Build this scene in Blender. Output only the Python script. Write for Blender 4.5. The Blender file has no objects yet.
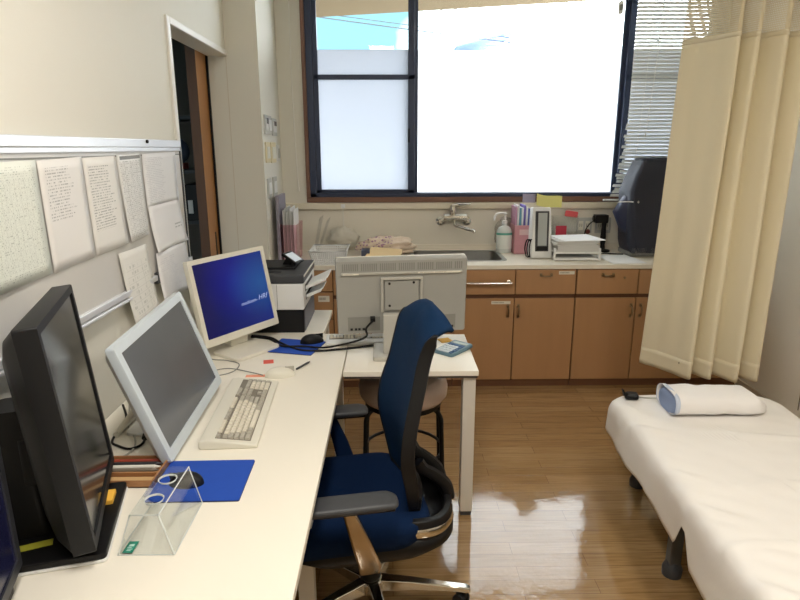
import bpy, bmesh, math, random
from math import sin, cos, pi, radians as R
from mathutils import Vector as V, Matrix as M, noise as NZ
random.seed(7)
scene = bpy.context.scene
COL = scene.collection

# ------------------------------------------------------------------ materials
def lin(c):
    c = c / 255.0
    return c / 12.92 if c <= 0.04045 else ((c + 0.055) / 1.055) ** 2.4
def rgb(c): return (lin(c[0]), lin(c[1]), lin(c[2]), 1)
class NT:
    def __init__(s, name):
        s.m = bpy.data.materials.new(name); s.m.use_nodes = True
        s.t = s.m.node_tree; s.t.nodes.clear()
        s.out = s.t.nodes.new('ShaderNodeOutputMaterial')
    def n(s, typ, **kw):
        nd = s.t.nodes.new('ShaderNode' + typ)
        for k, v in kw.items(): setattr(nd, k, v)
        return nd
    def set(s, nd, **kw):
        for k, v in kw.items():
            k = k.replace('_', ' ')
            nd.inputs[k].default_value = v
        return nd
    def l(s, a, b): s.t.links.new(a, b)
    def math(s, op, a, b=None, c=None):
        nd = s.n('Math', operation=op)
        for i, x in enumerate((a, b, c)):
            if x is None: continue
            if isinstance(x, (int, float)): nd.inputs[i].default_value = x
            else: s.l(x, nd.inputs[i])
        return nd.outputs[0]
    def mix(s, f, a, b):
        nd = s.n('Mix', data_type='RGBA')
        for i, x in ((0, f), (6, a), (7, b)):
            if isinstance(x, (int, float, tuple)): nd.inputs[i].default_value = x
            else: s.l(x, nd.inputs[i])
        return nd.outputs[2]
MC = {}
def mat(name, col, rough=0.5, metal=0.0, var=0.04, scale=6.0, bump=0.0, bscale=200.0, coat=0.0, spec=0.5, sheen=0.0, stretch=None):
    if name in MC: return MC[name]
    t = NT(name); p = t.n('BsdfPrincipled')
    p.inputs['Roughness'].default_value = rough; p.inputs['Metallic'].default_value = metal
    p.inputs['Coat Weight'].default_value = coat; p.inputs['Specular IOR Level'].default_value = spec
    p.inputs['Sheen Weight'].default_value = sheen
    tc = t.n('TexCoord'); src = tc.outputs['Object']
    if stretch:
        mp = t.n('Mapping'); mp.inputs['Scale'].default_value = stretch; t.l(src, mp.inputs[0]); src = mp.outputs[0]
    nz = t.n('TexNoise'); nz.inputs['Scale'].default_value = scale; nz.inputs['Detail'].default_value = 4
    t.l(src, nz.inputs['Vector'])
    c = rgb(col); a = tuple(min(1, x * (1 + var)) for x in c[:3]) + (1,); b = tuple(x * (1 - var) for x in c[:3]) + (1,)
    t.l(t.mix(nz.outputs[0], b, a), p.inputs['Base Color'])
    if bump:
        n2 = t.n('TexNoise'); n2.inputs['Scale'].default_value = bscale; n2.inputs['Detail'].default_value = 3; t.l(src, n2.inputs['Vector'])
        bp = t.n('Bump'); bp.inputs['Strength'].default_value = bump; bp.inputs['Distance'].default_value = 0.01
        t.l(n2.outputs[0], bp.inputs['Height']); t.l(bp.outputs[0], p.inputs['Normal'])
    t.l(p.outputs[0], t.out.inputs[0]); MC[name] = t.m
    return t.m

def mat_floor():
    t = NT('waxed_wood_floor'); p = t.n('BsdfPrincipled'); tc = t.n('TexCoord')
    br = t.n('TexBrick'); br.offset = 0.37; br.offset_frequency = 2
    for k, v in (('Scale', 1.0), ('Mortar Size', 0.0012), ('Mortar Smooth', 0.3), ('Bias', 0.0), ('Brick Width', 0.78), ('Row Height', 0.076)):
        br.inputs[k].default_value = v
    br.inputs['Color1'].default_value = rgb((180, 148, 104)); br.inputs['Color2'].default_value = rgb((160, 127, 84)); br.inputs['Mortar'].default_value = rgb((116, 84, 54))
    t.l(tc.outputs['Object'], br.inputs['Vector'])
    mp = t.n('Mapping'); mp.inputs['Scale'].default_value = (2.2, 38, 1); t.l(tc.outputs['Object'], mp.inputs[0])
    g = t.n('TexNoise'); g.inputs['Scale'].default_value = 2.4; g.inputs['Detail'].default_value = 7; g.inputs['Distortion'].default_value = 0.6; t.l(mp.outputs[0], g.inputs['Vector'])
    ramp = t.n('ValToRGB'); ramp.color_ramp.elements[0].position = .33; ramp.color_ramp.elements[1].position = .68
    ramp.color_ramp.elements[0].color = (.70, .66, .60, 1); ramp.color_ramp.elements[1].color = (1.06, 1.06, 1.06, 1); t.l(g.outputs[0], ramp.inputs[0])
    mu = t.n('Mix', data_type='RGBA', blend_type='MULTIPLY'); mu.inputs[0].default_value = .8; t.l(br.outputs[0], mu.inputs[6]); t.l(ramp.outputs[0], mu.inputs[7])
    t.l(mu.outputs[2], p.inputs['Base Color'])
    w = t.n('TexNoise'); w.inputs['Scale'].default_value = 5.5; w.inputs['Detail'].default_value = 5; w.inputs['Roughness'].default_value = .62; t.l(tc.outputs['Object'], w.inputs['Vector'])
    mr = t.n('MapRange'); mr.inputs[1].default_value = .40; mr.inputs[2].default_value = .62; mr.inputs[3].default_value = .015; mr.inputs[4].default_value = .10
    t.l(w.outputs[0], mr.inputs[0]); t.l(mr.outputs[0], p.inputs['Roughness'])
    bp = t.n('Bump'); bp.inputs['Strength'].default_value = .10; bp.inputs['Distance'].default_value = .02; t.l(w.outputs[0], bp.inputs['Height'])
    b2 = t.n('Bump'); b2.inputs['Strength'].default_value = .12; b2.inputs['Distance'].default_value = .002; t.l(br.outputs['Fac'], b2.inputs['Height']); b2.invert = True
    t.l(bp.outputs[0], b2.inputs['Normal']); t.l(b2.outputs[0], p.inputs['Normal']); t.l(b2.outputs[0], p.inputs['Coat Normal'])
    p.inputs['Specular IOR Level'].default_value = .5; p.inputs['Coat Weight'].default_value = 1; p.inputs['Coat IOR'].default_value = 1.55; t.l(mr.outputs[0], p.inputs['Coat Roughness'])
    t.l(p.outputs[0], t.out.inputs[0]); return t.m

def mat_text(name, paper, ink, rows=24, cols=0, words=26, dens=.5, mu=(.08, .94), mv=(.06, .93), head=False, seed=0.0, box=None):
    """printed sheet: rows of broken strokes, optional table rules, all in the sheet's own UVs"""
    t = NT(name); p = t.n('BsdfPrincipled'); p.inputs['Roughness'].default_value = .6
    uv = t.n('UVMap'); s = t.n('SeparateXYZ'); t.l(uv.outputs[0], s.inputs[0]); u, v = s.outputs[0], s.outputs[1]
    vr = t.math('MULTIPLY', v, rows); row = t.math('FLOOR', vr); fr = t.math('FRACT', vr)
    inrow = t.math('MULTIPLY', t.math('GREATER_THAN', fr, .30), t.math('LESS_THAN', fr, .72))
    cx = t.n('CombineXYZ'); t.l(t.math('MULTIPLY', u, words), cx.inputs[0]); t.l(t.math('MULTIPLY', row, 7.31), cx.inputs[1]); cx.inputs[2].default_value = seed
    nz = t.n('TexNoise'); nz.inputs['Scale'].default_value = 1.0; nz.inputs['Detail'].default_value = 2; t.l(cx.outputs[0], nz.inputs['Vector'])
    ink_f = t.math('MULTIPLY', inrow, t.math('GREATER_THAN', nz.outputs[0], dens))
    # lines end at different lengths
    c2 = t.n('CombineXYZ'); t.l(t.math('MULTIPLY', row, 3.7), c2.inputs[0]); c2.inputs[1].default_value = seed + 5
    n2 = t.n('TexNoise'); n2.inputs['Scale'].default_value = 1.0; t.l(c2.outputs[0], n2.inputs['Vector'])
    end = t.math('MULTIPLY_ADD', n2.outputs[0], 1.1 * (mu[1] - mu[0]), mu[0] + .12)
    if cols == 0: ink_f = t.math('MULTIPLY', ink_f, t.math('LESS_THAN', u, end))
    for op, a, b in (('GREATER_THAN', u, mu[0]), ('LESS_THAN', u, mu[1]), ('GREATER_THAN', v, mv[0]), ('LESS_THAN', v, mv[1])):
        ink_f = t.math('MULTIPLY', ink_f, t.math(op, a, b))
    ink_f = t.math('MULTIPLY', ink_f, .5)
    if cols:
        fc = t.math('FRACT', t.math('MULTIPLY', u, cols)); g = t.math('LESS_THAN', fc, .05)
        g = t.math('MAXIMUM', g, t.math('LESS_THAN', fr, .09))
        b = box or (mu[0], mu[1], mv[0], mv[1])
        for op, a, bb in (('GREATER_THAN', u, b[0]), ('LESS_THAN', u, b[1]), ('GREATER_THAN', v, b[2]), ('LESS_THAN', v, b[3])):
            g = t.math('MULTIPLY', g, t.math(op, a, bb))
        ink_f = t.math('MAXIMUM', ink_f, t.math('MULTIPLY', g, .3))
    if head:
        h = t.math('MULTIPLY', t.math('GREATER_THAN', v, .945), t.math('LESS_THAN', v, .985))
        h = t.math('MULTIPLY', h, t.math('MULTIPLY', t.math('GREATER_THAN', u, .1), t.math('LESS_THAN', u, .95)))
        ink_f = t.math('MAXIMUM', ink_f, t.math('MULTIPLY', h, .8))
    t.l(t.mix(ink_f, rgb(paper), rgb(ink)), p.inputs['Base Color']); t.l(p.outputs[0], t.out.inputs[0]); return t.m

def mat_clear(name, tint=(255, 255, 255), gloss=.08, rough=.02):
    t = NT(name); tr = t.n('BsdfTransparent'); tr.inputs[0].default_value = rgb(tint)
    g = t.n('BsdfGlossy'); g.inputs['Roughness'].default_value = rough
    mx = t.n('MixShader'); fz = t.n('LayerWeight'); fz.inputs['Blend'].default_value = .5
    f = t.math('MULTIPLY_ADD', t.math('POWER', fz.outputs['Facing'], 4.0), .45, .02 + gloss * .1)
    t.l(f, mx.inputs[0]); t.l(tr.outputs[0], mx.inputs[1]); t.l(g.outputs[0], mx.inputs[2]); t.l(mx.outputs[0], t.out.inputs[0]); return t.m
def mat_film(name, col, fac=.9):
    t = NT(name); tl = t.n('BsdfTranslucent'); tl.inputs[0].default_value = rgb(col)
    df = t.n('BsdfDiffuse'); df.inputs[0].default_value = rgb((225, 228, 232))
    mx = t.n('MixShader'); mx.inputs[0].default_value = 1 - fac
    t.l(tl.outputs[0], mx.inputs[1]); t.l(df.outputs[0], mx.inputs[2]); t.l(mx.outputs[0], t.out.inputs[0]); return t.m
def mat_fabric_tl(name, col, tl_f=.25, rough=.85):
    t = NT(name); p = t.n('BsdfPrincipled'); p.inputs['Base Color'].default_value = rgb(col); p.inputs['Roughness'].default_value = rough
    p.inputs['Specular IOR Level'].default_value = .2
    tl = t.n('BsdfTranslucent'); tl.inputs[0].default_value = rgb(col)
    tc = t.n('TexCoord'); nz = t.n('TexNoise'); nz.inputs['Scale'].default_value = 500; t.l(tc.outputs['Object'], nz.inputs['Vector'])
    bp = t.n('Bump'); bp.inputs['Strength'].default_value = .15; bp.inputs['Distance'].default_value = .002; t.l(nz.outputs[0], bp.inputs['Height']); t.l(bp.outputs[0], p.inputs['Normal'])
    mx = t.n('MixShader'); mx.inputs[0].default_value = tl_f; t.l(p.outputs[0], mx.inputs[1]); t.l(tl.outputs[0], mx.inputs[2]); t.l(mx.outputs[0], t.out.inputs[0]); return t.m
def mat_net(name, col, cu, cv, thr=.5):
    t = NT(name); d = t.n('BsdfDiffuse'); d.inputs[0].default_value = rgb(col); tr = t.n('BsdfTransparent')
    uv = t.n('UVMap'); s = t.n('SeparateXYZ'); t.l(uv.outputs[0], s.inputs[0])
    a = t.math('LESS_THAN', t.math('FRACT', t.math('MULTIPLY', s.outputs[0], cu)), thr)
    b = t.math('LESS_THAN', t.math('FRACT', t.math('MULTIPLY', s.outputs[1], cv)), thr)
    mx = t.n('MixShader'); t.l(t.math('MAXIMUM', a, b), mx.inputs[0]); t.l(tr.outputs[0], mx.inputs[1]); t.l(d.outputs[0], mx.inputs[2]); t.l(mx.outputs[0], t.out.inputs[0]); return t.m
def mat_screen_blue():
    t = NT('lit_blue_screen'); e = t.n('Emission'); e.inputs[1].default_value = .85
    uv = t.n('UVMap'); gr = t.n('TexGradient', gradient_type='SPHERICAL'); mp = t.n('Mapping'); mp.inputs['Location'].default_value = (-1.7, -1.15, 0); mp.inputs['Scale'].default_value = (1.9, 2.0, 1)
    t.l(uv.outputs[0], mp.inputs[0]); t.l(mp.outputs[0], gr.inputs[0])
    s = t.n('SeparateXYZ'); t.l(uv.outputs[0], s.inputs[0])
    c1 = t.mix(s.outputs[0], rgb((14, 12, 74)), rgb((22, 42, 120)))
    g2 = t.n('TexGradient', gradient_type='SPHERICAL'); m2 = t.n('Mapping'); m2.inputs['Location'].default_value = (-1.1, -1.1, 0); m2.inputs['Scale'].default_value = (2.0, 1.6, 1); t.l(uv.outputs[0], m2.inputs[0]); t.l(m2.outputs[0], g2.inputs[0])
    c2 = t.mix(t.math('MULTIPLY', g2.outputs[0], .8), c1, rgb((18, 18, 140)))
    c3 = t.mix(t.math('MULTIPLY', gr.outputs[0], .75), c2, rgb((34, 90, 150)))
    t.l(c3, e.inputs[0])
    g = t.n('BsdfGlossy'); g.inputs['Roughness'].default_value = .25; mx = t.n('MixShader'); mx.inputs[0].default_value = .04
    t.l(e.outputs[0], mx.inputs[1]); t.l(g.outputs[0], mx.inputs[2]); t.l(mx.outputs[0], t.out.inputs[0]); return t.m
def mat_emit(name, col, s):
    t = NT(name); e = t.n('Emission'); e.inputs[0].default_value = rgb(col); e.inputs[1].default_value = s; t.l(e.outputs[0], t.out.inputs[0]); return t.m

WALL = mat('wall_paint', (228, 225, 214), .75, var=.015, scale=3, bump=.08, bscale=260)
PILLAR = WALL
JOINT = mat('panel_joint', (120, 110, 95), .8)
FLOOR = mat_floor()
CEIL = mat('ceiling_board', (232, 228, 216), .85, bump=.1, bscale=120)
RWALL = mat('right_wall_panel', (236, 231, 219), .6, var=.015)
WOODTRIM = mat('brown_trim_wood', (120, 86, 70), .5, var=.12, scale=8)
NAVY = mat('navy_aluminium', (50, 60, 84), .4, metal=.25, var=.03)
CREAM = mat('cream_laminate', (234, 227, 212), .4, var=.02)
SPLASH = mat('splashback_panel', (232, 227, 214), .35, var=.02)
CAB = mat('cabinet_wood_laminate', (176, 134, 94), .45, var=.07, scale=3.5, stretch=(6, 6, .8))
CABD = mat('cabinet_gap_brown', (96, 62, 40), .6)
KICK = mat('toe_kick_brown', (104, 68, 44), .5, var=.08)
STEEL = mat('brushed_steel', (176, 178, 178), .32, metal=1, var=.05, scale=30)
CHROME = mat('chrome', (215, 212, 205), .12, metal=1, var=.02)
BRASS = mat('aged_handle_metal', (150, 130, 105), .35, metal=1)
DESKW = mat('desk_white_laminate', (240, 235, 222), .38, var=.012)
DESKEDGE = mat('desk_edge_band', (226, 218, 202), .45)
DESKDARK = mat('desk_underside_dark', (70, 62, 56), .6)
LEGG = mat('table_leg_beige_metal', (220, 216, 208), .4, metal=.15)
BLACK = mat('black_plastic', (12, 12, 14), .45, var=.05, spec=.3)
BLACK2 = mat('black_matte_plastic', (20, 21, 24), .5, var=.05, spec=.3)
DGREY = mat('dark_grey_plastic', (62, 64, 68), .5)
GREYP = mat('grey_monitor_plastic', (178, 176, 168), .5, var=.02)
GREYB = mat('grey_back_plastic', (156, 156, 151), .5, var=.02)
GREYD = mat('grey_vent_plastic', (132, 132, 127), .55)
IVORY = mat('ivory_plastic', (224, 221, 208), .45, var=.02)
WHITEP = mat('white_plastic', (232, 233, 232), .4, var=.015)
BLUEWHITE = mat('bluish_white_plastic', (206, 216, 224), .38, var=.015)
KEYG = mat('grey_key_plastic', (182, 177, 164), .5)
KEYW = mat('pale_key_plastic', (226, 220, 204), .5)
SCRGREY = mat('grey_glossy_screen', (96, 100, 106), .16, var=.12, scale=5, spec=.8)
SCRDARK = mat('dark_glossy_screen', (44, 45, 46), .14, var=.03, spec=.7)
SCRNAVY = mat('navy_dim_screen', (26, 28, 62), .25, spec=.5)
CHBLUE = mat('blue_chair_mesh', (10, 42, 76), .75, var=.12, scale=60, bump=.35, bscale=700, spec=.15)
CHBLUE2 = mat('blue_seat_fabric', (5, 30, 64), .85, var=.12, scale=80, bump=.3, bscale=900, spec=.15)
CHBLACK = mat('chair_black_frame', (22, 22, 24), .45, var=.05, spec=.3)
STOOLF = mat('taupe_vinyl', (208, 188, 178), .5, var=.06)
SHEET = mat('white_bed_sheet', (240, 237, 233), .6, var=.02, bump=.05, bscale=60)
PILLW = mat('white_pillow_wrap', (240, 238, 238), .75, var=.02, bump=.1, bscale=40)
PILLB = mat('blue_pillow_core', (140, 158, 196), .8, var=.05)
FRAMEG = mat('bed_frame_grey', (96, 98, 100), .45, metal=.4)
CURT = mat_fabric_tl('cream_curtain', (243, 234, 208), .25)
CURTH = mat_fabric_tl('cream_curtain_hem', (240, 230, 203), .2)
NET = mat_net('curtain_net', (222, 208, 176), 190, 64, .42)
BLIND = mat('blind_slat_enamel', (226, 228, 224), .45, var=.01)
CORDW = mat('white_cord', (228, 226, 218), .6)
PADB = mat('blue_mouse_pad', (24, 74, 176), .8, var=.05, scale=40)
PADE = mat('dark_pad_base', (24, 34, 66), .8)
ACRYL = mat_clear('clear_acrylic', (254, 255, 255), .25, .03)
ACEDGE = mat('acrylic_cut_edge', (214, 220, 220), .1, spec=.8)
CLEARP = mat_clear('clear_plastic_film', (252, 253, 253), .6, .2)
GLASS = mat_clear('window_glass', (250, 252, 252), .05, .0)
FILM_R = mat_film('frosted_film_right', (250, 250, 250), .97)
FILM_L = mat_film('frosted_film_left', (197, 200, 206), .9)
NAVYC = mat('navy_vinyl_cover', (38, 42, 58), .6, var=.08, bump=.2, bscale=12)
PINK = mat_clear('pink_clear_plastic', (250, 222, 224), .2, .15)
PINKS = mat('pink_plastic', (206, 150, 158), .35, var=.03)
PAPER = mat('plain_white_paper', (238, 238, 238), .7, var=.01)
TAG = mat_text('label_tag_print', (226, 222, 208), (110, 100, 90), rows=1, words=14, dens=.42, mu=(.05, .95), mv=(.1, .9), seed=3)
RED = mat('red_plastic', (206, 66, 64), .5)
SALMON = mat('salmon_paper', (236, 160, 130), .7)
REDP = mat('red_sticker', (226, 96, 78), .6)
YELLOW = mat('yellow_note', (232, 226, 140), .7)
YELLOW2 = mat('yellow_orange_note', (240, 186, 70), .7)
LIME = mat('lime_label', (168, 168, 52), .6)
WOODD = mat('door_wood', (178, 126, 76), .45, var=.12, scale=3, stretch=(20, 20, .7))
ALU = mat('white_door_frame', (232, 230, 224), .4)
ALUB = mat('board_rail_aluminium', (226, 228, 232), .3, metal=.35)
BOARD = mat('whiteboard_enamel', (214, 212, 208), .28, var=.015)
MANILA = mat('manila_paper', (232, 206, 158), .75, var=.03)
CALCB = mat('blue_grey_calculator', (92, 122, 138), .45)
CALCK = mat('calculator_key', (214, 224, 230), .5)
BEIGESW = mat('switch_beige', (222, 208, 170), .5)
GREYSW = mat('switch_grey', (188, 188, 184), .45)
PURPLE = mat('violet_file', (120, 112, 168), .5)
PAPERG = mat('grey_paper_edge', (206, 206, 204), .8, var=.1, scale=40, stretch=(1, 1, 40))
EAVE = mat('eave_soffit', (150, 130, 102), .8, var=.03)
ROOFB = mat('distant_roof_blue', (126, 150, 190), .6)
HOUSE = mat('distant_house_wall', (230, 232, 236), .8)
GROUND = mat('outside_concrete', (170, 168, 162), .9)

# ------------------------------------------------------------------ mesh builder
class MB:
    def __init__(s): s.bm = bmesh.new(); s.uvl = None
    def uv(s):
        if s.uvl is None: s.uvl = s.bm.loops.layers.uv.new('UVMap')
        return s.uvl
    def face(s, vs, m=0, uvs=None):
        try: f = s.bm.faces.new(vs)
        except ValueError: return None
        f.material_index = m
        if uvs:
            l = s.uv()
            for lp, q in zip(f.loops, uvs): lp[l].uv = q
        return f
    def box(s, x0, x1, y0, y1, z0, z1, m=0, xf=None):
        if x0 > x1: x0, x1 = x1, x0
        if y0 > y1: y0, y1 = y1, y0
        if z0 > z1: z0, z1 = z1, z0
        P = [V((x, y, z)) for z in (z0, z1) for y in (y0, y1) for x in (x0, x1)]
        if xf is not None: P = [xf @ p for p in P]
        v = [s.bm.verts.new(p) for p in P]
        for q in ((0, 2, 3, 1), (4, 5, 7, 6), (0, 1, 5, 4), (2, 6, 7, 3), (0, 4, 6, 2), (1, 3, 7, 5)): s.face([v[i] for i in q], m)
        return s
    def loft(s, rings, m=0, caps=True, closed=True, xf=None):
        rr = []
        for r in rings:
            rr.append([s.bm.verts.new((xf @ V(p)) if xf is not None else p) for p in r])
        n = len(rr[0])
        for a, b in zip(rr, rr[1:]):
            for i in range(n if closed else n - 1):
                j = (i + 1) % n
                s.face([a[i], a[j], b[j], b[i]], m)
        if caps and closed:
            s.face(list(reversed(rr[0])), m); s.face(rr[-1], m)
        return s
    def prism(s, poly, z0, z1, m=0, xf=None):
        return s.loft([[V((x, y, z0)) for x, y in poly], [V((x, y, z1)) for x, y in poly]], m, xf=xf)
    def rod(s, a, b, r0, r1=None, n=12, m=0, xf=None):
        a, b = V(a), V(b); r1 = r0 if r1 is None else r1
        d = (b - a).normalized(); q = d.to_track_quat('Z', 'Y').to_matrix()
        ring = lambda c, r: [c + q @ V((r * cos(2 * pi * i / n), r * sin(2 * pi * i / n), 0)) for i in range(n)]
        return s.loft([ring(a, r0), ring(b, r1)], m, xf=xf)
    def tube(s, pts, r, n=8, m=0, smooth=True, closed=False, flat=None, xf=None):
        pts = [V(p) for p in pts]
        if smooth and len(pts) > 2: pts = catmull(pts, 5, closed)
        rings = []; N = len(pts); up = V((0, 0, 1))
        prev = None
        for i, p in enumerate(pts):
            if closed: d = pts[(i + 1) % N] - pts[i - 1]
            else: d = pts[min(i + 1, N - 1)] - pts[max(i - 1, 0)]
            d.normalize()
            if prev is None:
                a = up if abs(d.z) < .9 else V((1, 0, 0)); x = d.cross(a).normalized()
            else: x = (prev - d * prev.dot(d)).normalized()
            prev = x; y = d.cross(x)
            rx = r if flat is None else flat[0]; ry = r if flat is None else flat[1]
            rings.append([p + x * rx * cos(2 * pi * k / n) + y * ry * sin(2 * pi * k / n) for k in range(n)])
        if closed: rings.append(rings[0]); return s.loft(rings, m, caps=False, xf=xf)
        return s.loft(rings, m, xf=xf)
    def lathe(s, prof, c=(0, 0, 0), n=24, m=0, xf=None, caps=True):
        c = V(c)
        rings = [[c + V((max(r, 1e-4) * cos(2 * pi * i / n), max(r, 1e-4) * sin(2 * pi * i / n), z)) for i in range(n)] for r, z in prof]
        return s.loft(rings, m, caps=caps, xf=xf)
    def ell(s, c, rx, ry, rz, nu=16, nv=10, m=0, xf=None, z0=-1.0):
        c = V(c); rings = []
        for j in range(nv + 1):
            th = -pi / 2 + pi * j / nv; zz = max(sin(th), z0); k = max(cos(th), 1e-3)
            rings.append([c + V((rx * k * cos(2 * pi * i / nu), ry * k * sin(2 * pi * i / nu), rz * zz)) for i in range(nu)])
        return s.loft(rings, m, xf=xf)
    def grid(s, f, nu, nv, m=0, xf=None, uv=True):
        vs = [[s.bm.verts.new((xf @ V(f(i / nu, j / nv))) if xf is not None else f(i / nu, j / nv)) for i in range(nu + 1)] for j in range(nv + 1)]
        for j in range(nv):
            for i in range(nu):
                q = [(i, j), (i + 1, j), (i + 1, j + 1), (i, j + 1)]
                s.face([vs[b][a] for a, b in q], m, [(a / nu, b / nv) for a, b in q] if uv else None)
        return s
    def finish(s, name, mats, parent=None, smooth=False, bevel=0, seg=2, subsurf=0, solid=0, world=True, angle=40, solid_off=0):
        bmesh.ops.recalc_face_normals(s.bm, faces=s.bm.faces[:])
        rm = None
        if parent is not None and world: rm = ROOT.get(parent.name)
        if rm is not None: s.bm.transform(rm.inverted())
        me = bpy.data.meshes.new(name); s.bm.to_mesh(me); s.bm.free()
        for m in (mats if isinstance(mats, (list, tuple)) else [mats]): me.materials.append(m)
        o = bpy.data.objects.new(name, me); COL.objects.link(o)
        if parent is not None:
            o.parent = parent
            if parent.name in ROOT: ROOT[o.name] = ROOT[parent.name]
        if solid:
            md = o.modifiers.new('thickness', 'SOLIDIFY'); md.thickness = solid; md.offset = solid_off
        if bevel:
            md = o.modifiers.new('bevel', 'BEVEL'); md.width = bevel; md.segments = seg; md.limit_method = 'ANGLE'; md.angle_limit = R(35)
        if subsurf:
            md = o.modifiers.new('subsurf', 'SUBSURF'); md.levels = md.render_levels = subsurf
        if smooth or subsurf:
            me.shade_smooth()
            if not subsurf: me.set_sharp_from_angle(angle=R(angle))
        return o
ROOT = {}
def catmull(P, k=5, closed=False):
    out = []; n = len(P)
    rng = range(n) if closed else range(n - 1)
    for i in rng:
        p0 = P[(i - 1) % n] if closed or i > 0 else P[0]; p1 = P[i]; p2 = P[(i + 1) % n]
        p3 = P[(i + 2) % n] if closed or i + 2 < n else P[-1]
        for j in range(k):
            t = j / k
            out.append(.5 * ((2 * p1) + (p2 - p0) * t + (2 * p0 - 5 * p1 + 4 * p2 - p3) * t * t + (3 * p1 - p0 - 3 * p2 + p3) * t ** 3))
    if not closed: out.append(P[-1])
    return out
def rrect(a, b, r, n=6, cx=0, cy=0):
    """rounded rectangle outline, half sizes a, b"""
    r = min(r, a - 1e-4, b - 1e-4); out = []
    for sx, sy, a0 in ((1, 1, 0), (-1, 1, 90), (-1, -1, 180), (1, -1, 270)):
        for i in range(n + 1):
            th = R(a0 + 90 * i / n); out.append((cx + sx * (a - r) + r * cos(th), cy + sy * (b - r) + r * sin(th)))
    return out
def tag(o, label, cat, group=None, kind=None):
    o['label'] = label; o['category'] = cat
    if group: o['group'] = group
    if kind: o['kind'] = kind
    return o
def thing(name, label, cat, loc=(0, 0, 0), rz=0, group=None):
    o = bpy.data.objects.new(name, None); COL.objects.link(o); o.location = loc; o.rotation_euler = (0, 0, rz)
    o.empty_display_size = .05
    ROOT[o.name] = M.Translation(V(loc)) @ M.Rotation(rz, 4, 'Z')
    return tag(o, label, cat, group)
def struct(o): o['kind'] = 'structure'; return o
def one(name, mb, mats, label, cat, group=None, **kw): return tag(mb.finish(name, mats, **kw), label, cat, group)
def sub(parent, name, mb, mats, **kw): return mb.finish(name, mats, parent, **kw)

# ------------------------------------------------------------------ camera
CH = 1.62; PT, YW, RL = R(14.2), R(.85), R(.12)
fw = V((sin(YW) * cos(PT), cos(YW) * cos(PT), -sin(PT))); rt = V((cos(YW), -sin(YW), 0)); up = rt.cross(fw)
r2 = cos(RL) * rt - sin(RL) * up; u2 = sin(RL) * rt + cos(RL) * up
cam = bpy.data.objects.new('camera', bpy.data.cameras.new('camera')); COL.objects.link(cam)
mw = M((r2, u2, -fw)).transposed().to_4x4(); mw.translation = V((0, 0, CH)); cam.matrix_world = mw
cam.data.sensor_width = 36; cam.data.lens = 27; cam.data.clip_start = .02; cam.data.clip_end = 200
scene.camera = cam
LAMP1, LAMP2, SKY, EXPO = 30, 20, 7.5, 0.2

# ------------------------------------------------------------------ the setting
CZ = 2.85; LX = -1.005; RX = 2.42; BY = 4.58; FY = -1.6
struct(MB().box(-3.2, RX + .2, FY - .2, BY + .2, -.1, 0).box(-3.2, -1.0, BY + .2, 7.2, -.1, 0).finish('floor', FLOOR))
struct(MB().box(-3.2, RX + .2, FY - .2, BY + .2, CZ, CZ + .1).box(-3.2, -1.0, BY + .2, 7.2, CZ, CZ + .1).finish('ceiling', CEIL))
struct(MB().box(LX - .11, LX, FY, 2.955, 0, CZ).box(LX - .11, LX, 2.955, 3.94, 2.168, CZ).finish('wall_left', WALL))
pl = struct(MB().box(LX - .11, -.808, 3.94, BY, 0, CZ).finish('wall_pillar', PILLAR))
struct(MB().box(-1.0075, -1.0025, 3.9385, 3.94, 0, 2.2).finish('trim_4', mat('joint_cover_strip', (214, 206, 190), .5)))
struct(MB().box(LX - .19, RX + .2, BY, BY + .2, 0, 1.265).box(LX - .19, -.6, BY, BY + .2, 1.265, CZ).box(-.6, RX + .2, BY, BY + .2, 2.76, CZ).box(2.37, RX + .2, BY, BY + .2, 1.265, 2.76).finish('wall_back', WALL))
rw = struct(MB().box(RX, RX + .2, FY, BY, 0, CZ).finish('wall_right', RWALL))
j = MB()
for y in (.85, 2.06, 3.27): j.box(RX - .0015, RX, y - .004, y + .004, .1, CZ - .05)
struct(j.finish('trim_5', JOINT))
struct(MB().box(LX - .19, RX + .2, FY - .2, FY, 0, CZ).finish('wall_front', WALL))
struct(MB().box(RX - .012, RX, FY, 3.9, 0, .06).finish('baseboard_right', mat('pale_baseboard', (196, 184, 164), .5), bevel=.003))
struct(MB().box(LX, LX + .012, FY, 2.91, 0, .06).finish('baseboard_left', mat('pale_baseboard', (196, 184, 164), .5), bevel=.003))
# adjoining corridor behind the doorway
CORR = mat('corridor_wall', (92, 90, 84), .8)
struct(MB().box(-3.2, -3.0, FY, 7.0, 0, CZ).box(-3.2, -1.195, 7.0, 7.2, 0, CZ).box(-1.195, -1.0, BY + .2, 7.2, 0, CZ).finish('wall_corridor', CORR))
# door: white metal frame and wooden sliding leaf that stands open
d1 = bpy.data.objects.new('door_1', None); COL.objects.link(d1); d1['kind'] = 'structure'
fr = MB().box(LX - .11, LX + .012, 2.915, 2.955, 0, 2.2).box(LX - .004, LX + .012, 2.955, 3.94, 2.168, 2.2)
fr.finish('door_frame', ALU, d1, bevel=.004)
lf = MB().box(-1.185, -1.13, 3.735, 4.55, .01, 2.4).finish('door_leaf', WOODD, d1, bevel=.003)
MB().box(-1.1855, -1.1295, 3.733, 3.735, .01, 2.4).finish('door_edge_shade', mat('shade_brown_door_edge', (92, 62, 42), .5, var=.1, scale=4, stretch=(20, 20, .7)), lf)  # shade on the leaf's leading face, put into a darker brown strip
lf2 = MB().box(-1.128, -1.116, 3.93, 3.945, 0, 2.17).finish('door_stop', BLACK2, d1)
MB().box(-1.131, -1.1285, 3.86, 3.885, .95, 1.1).finish('door_pull', BLACK, lf)
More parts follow.
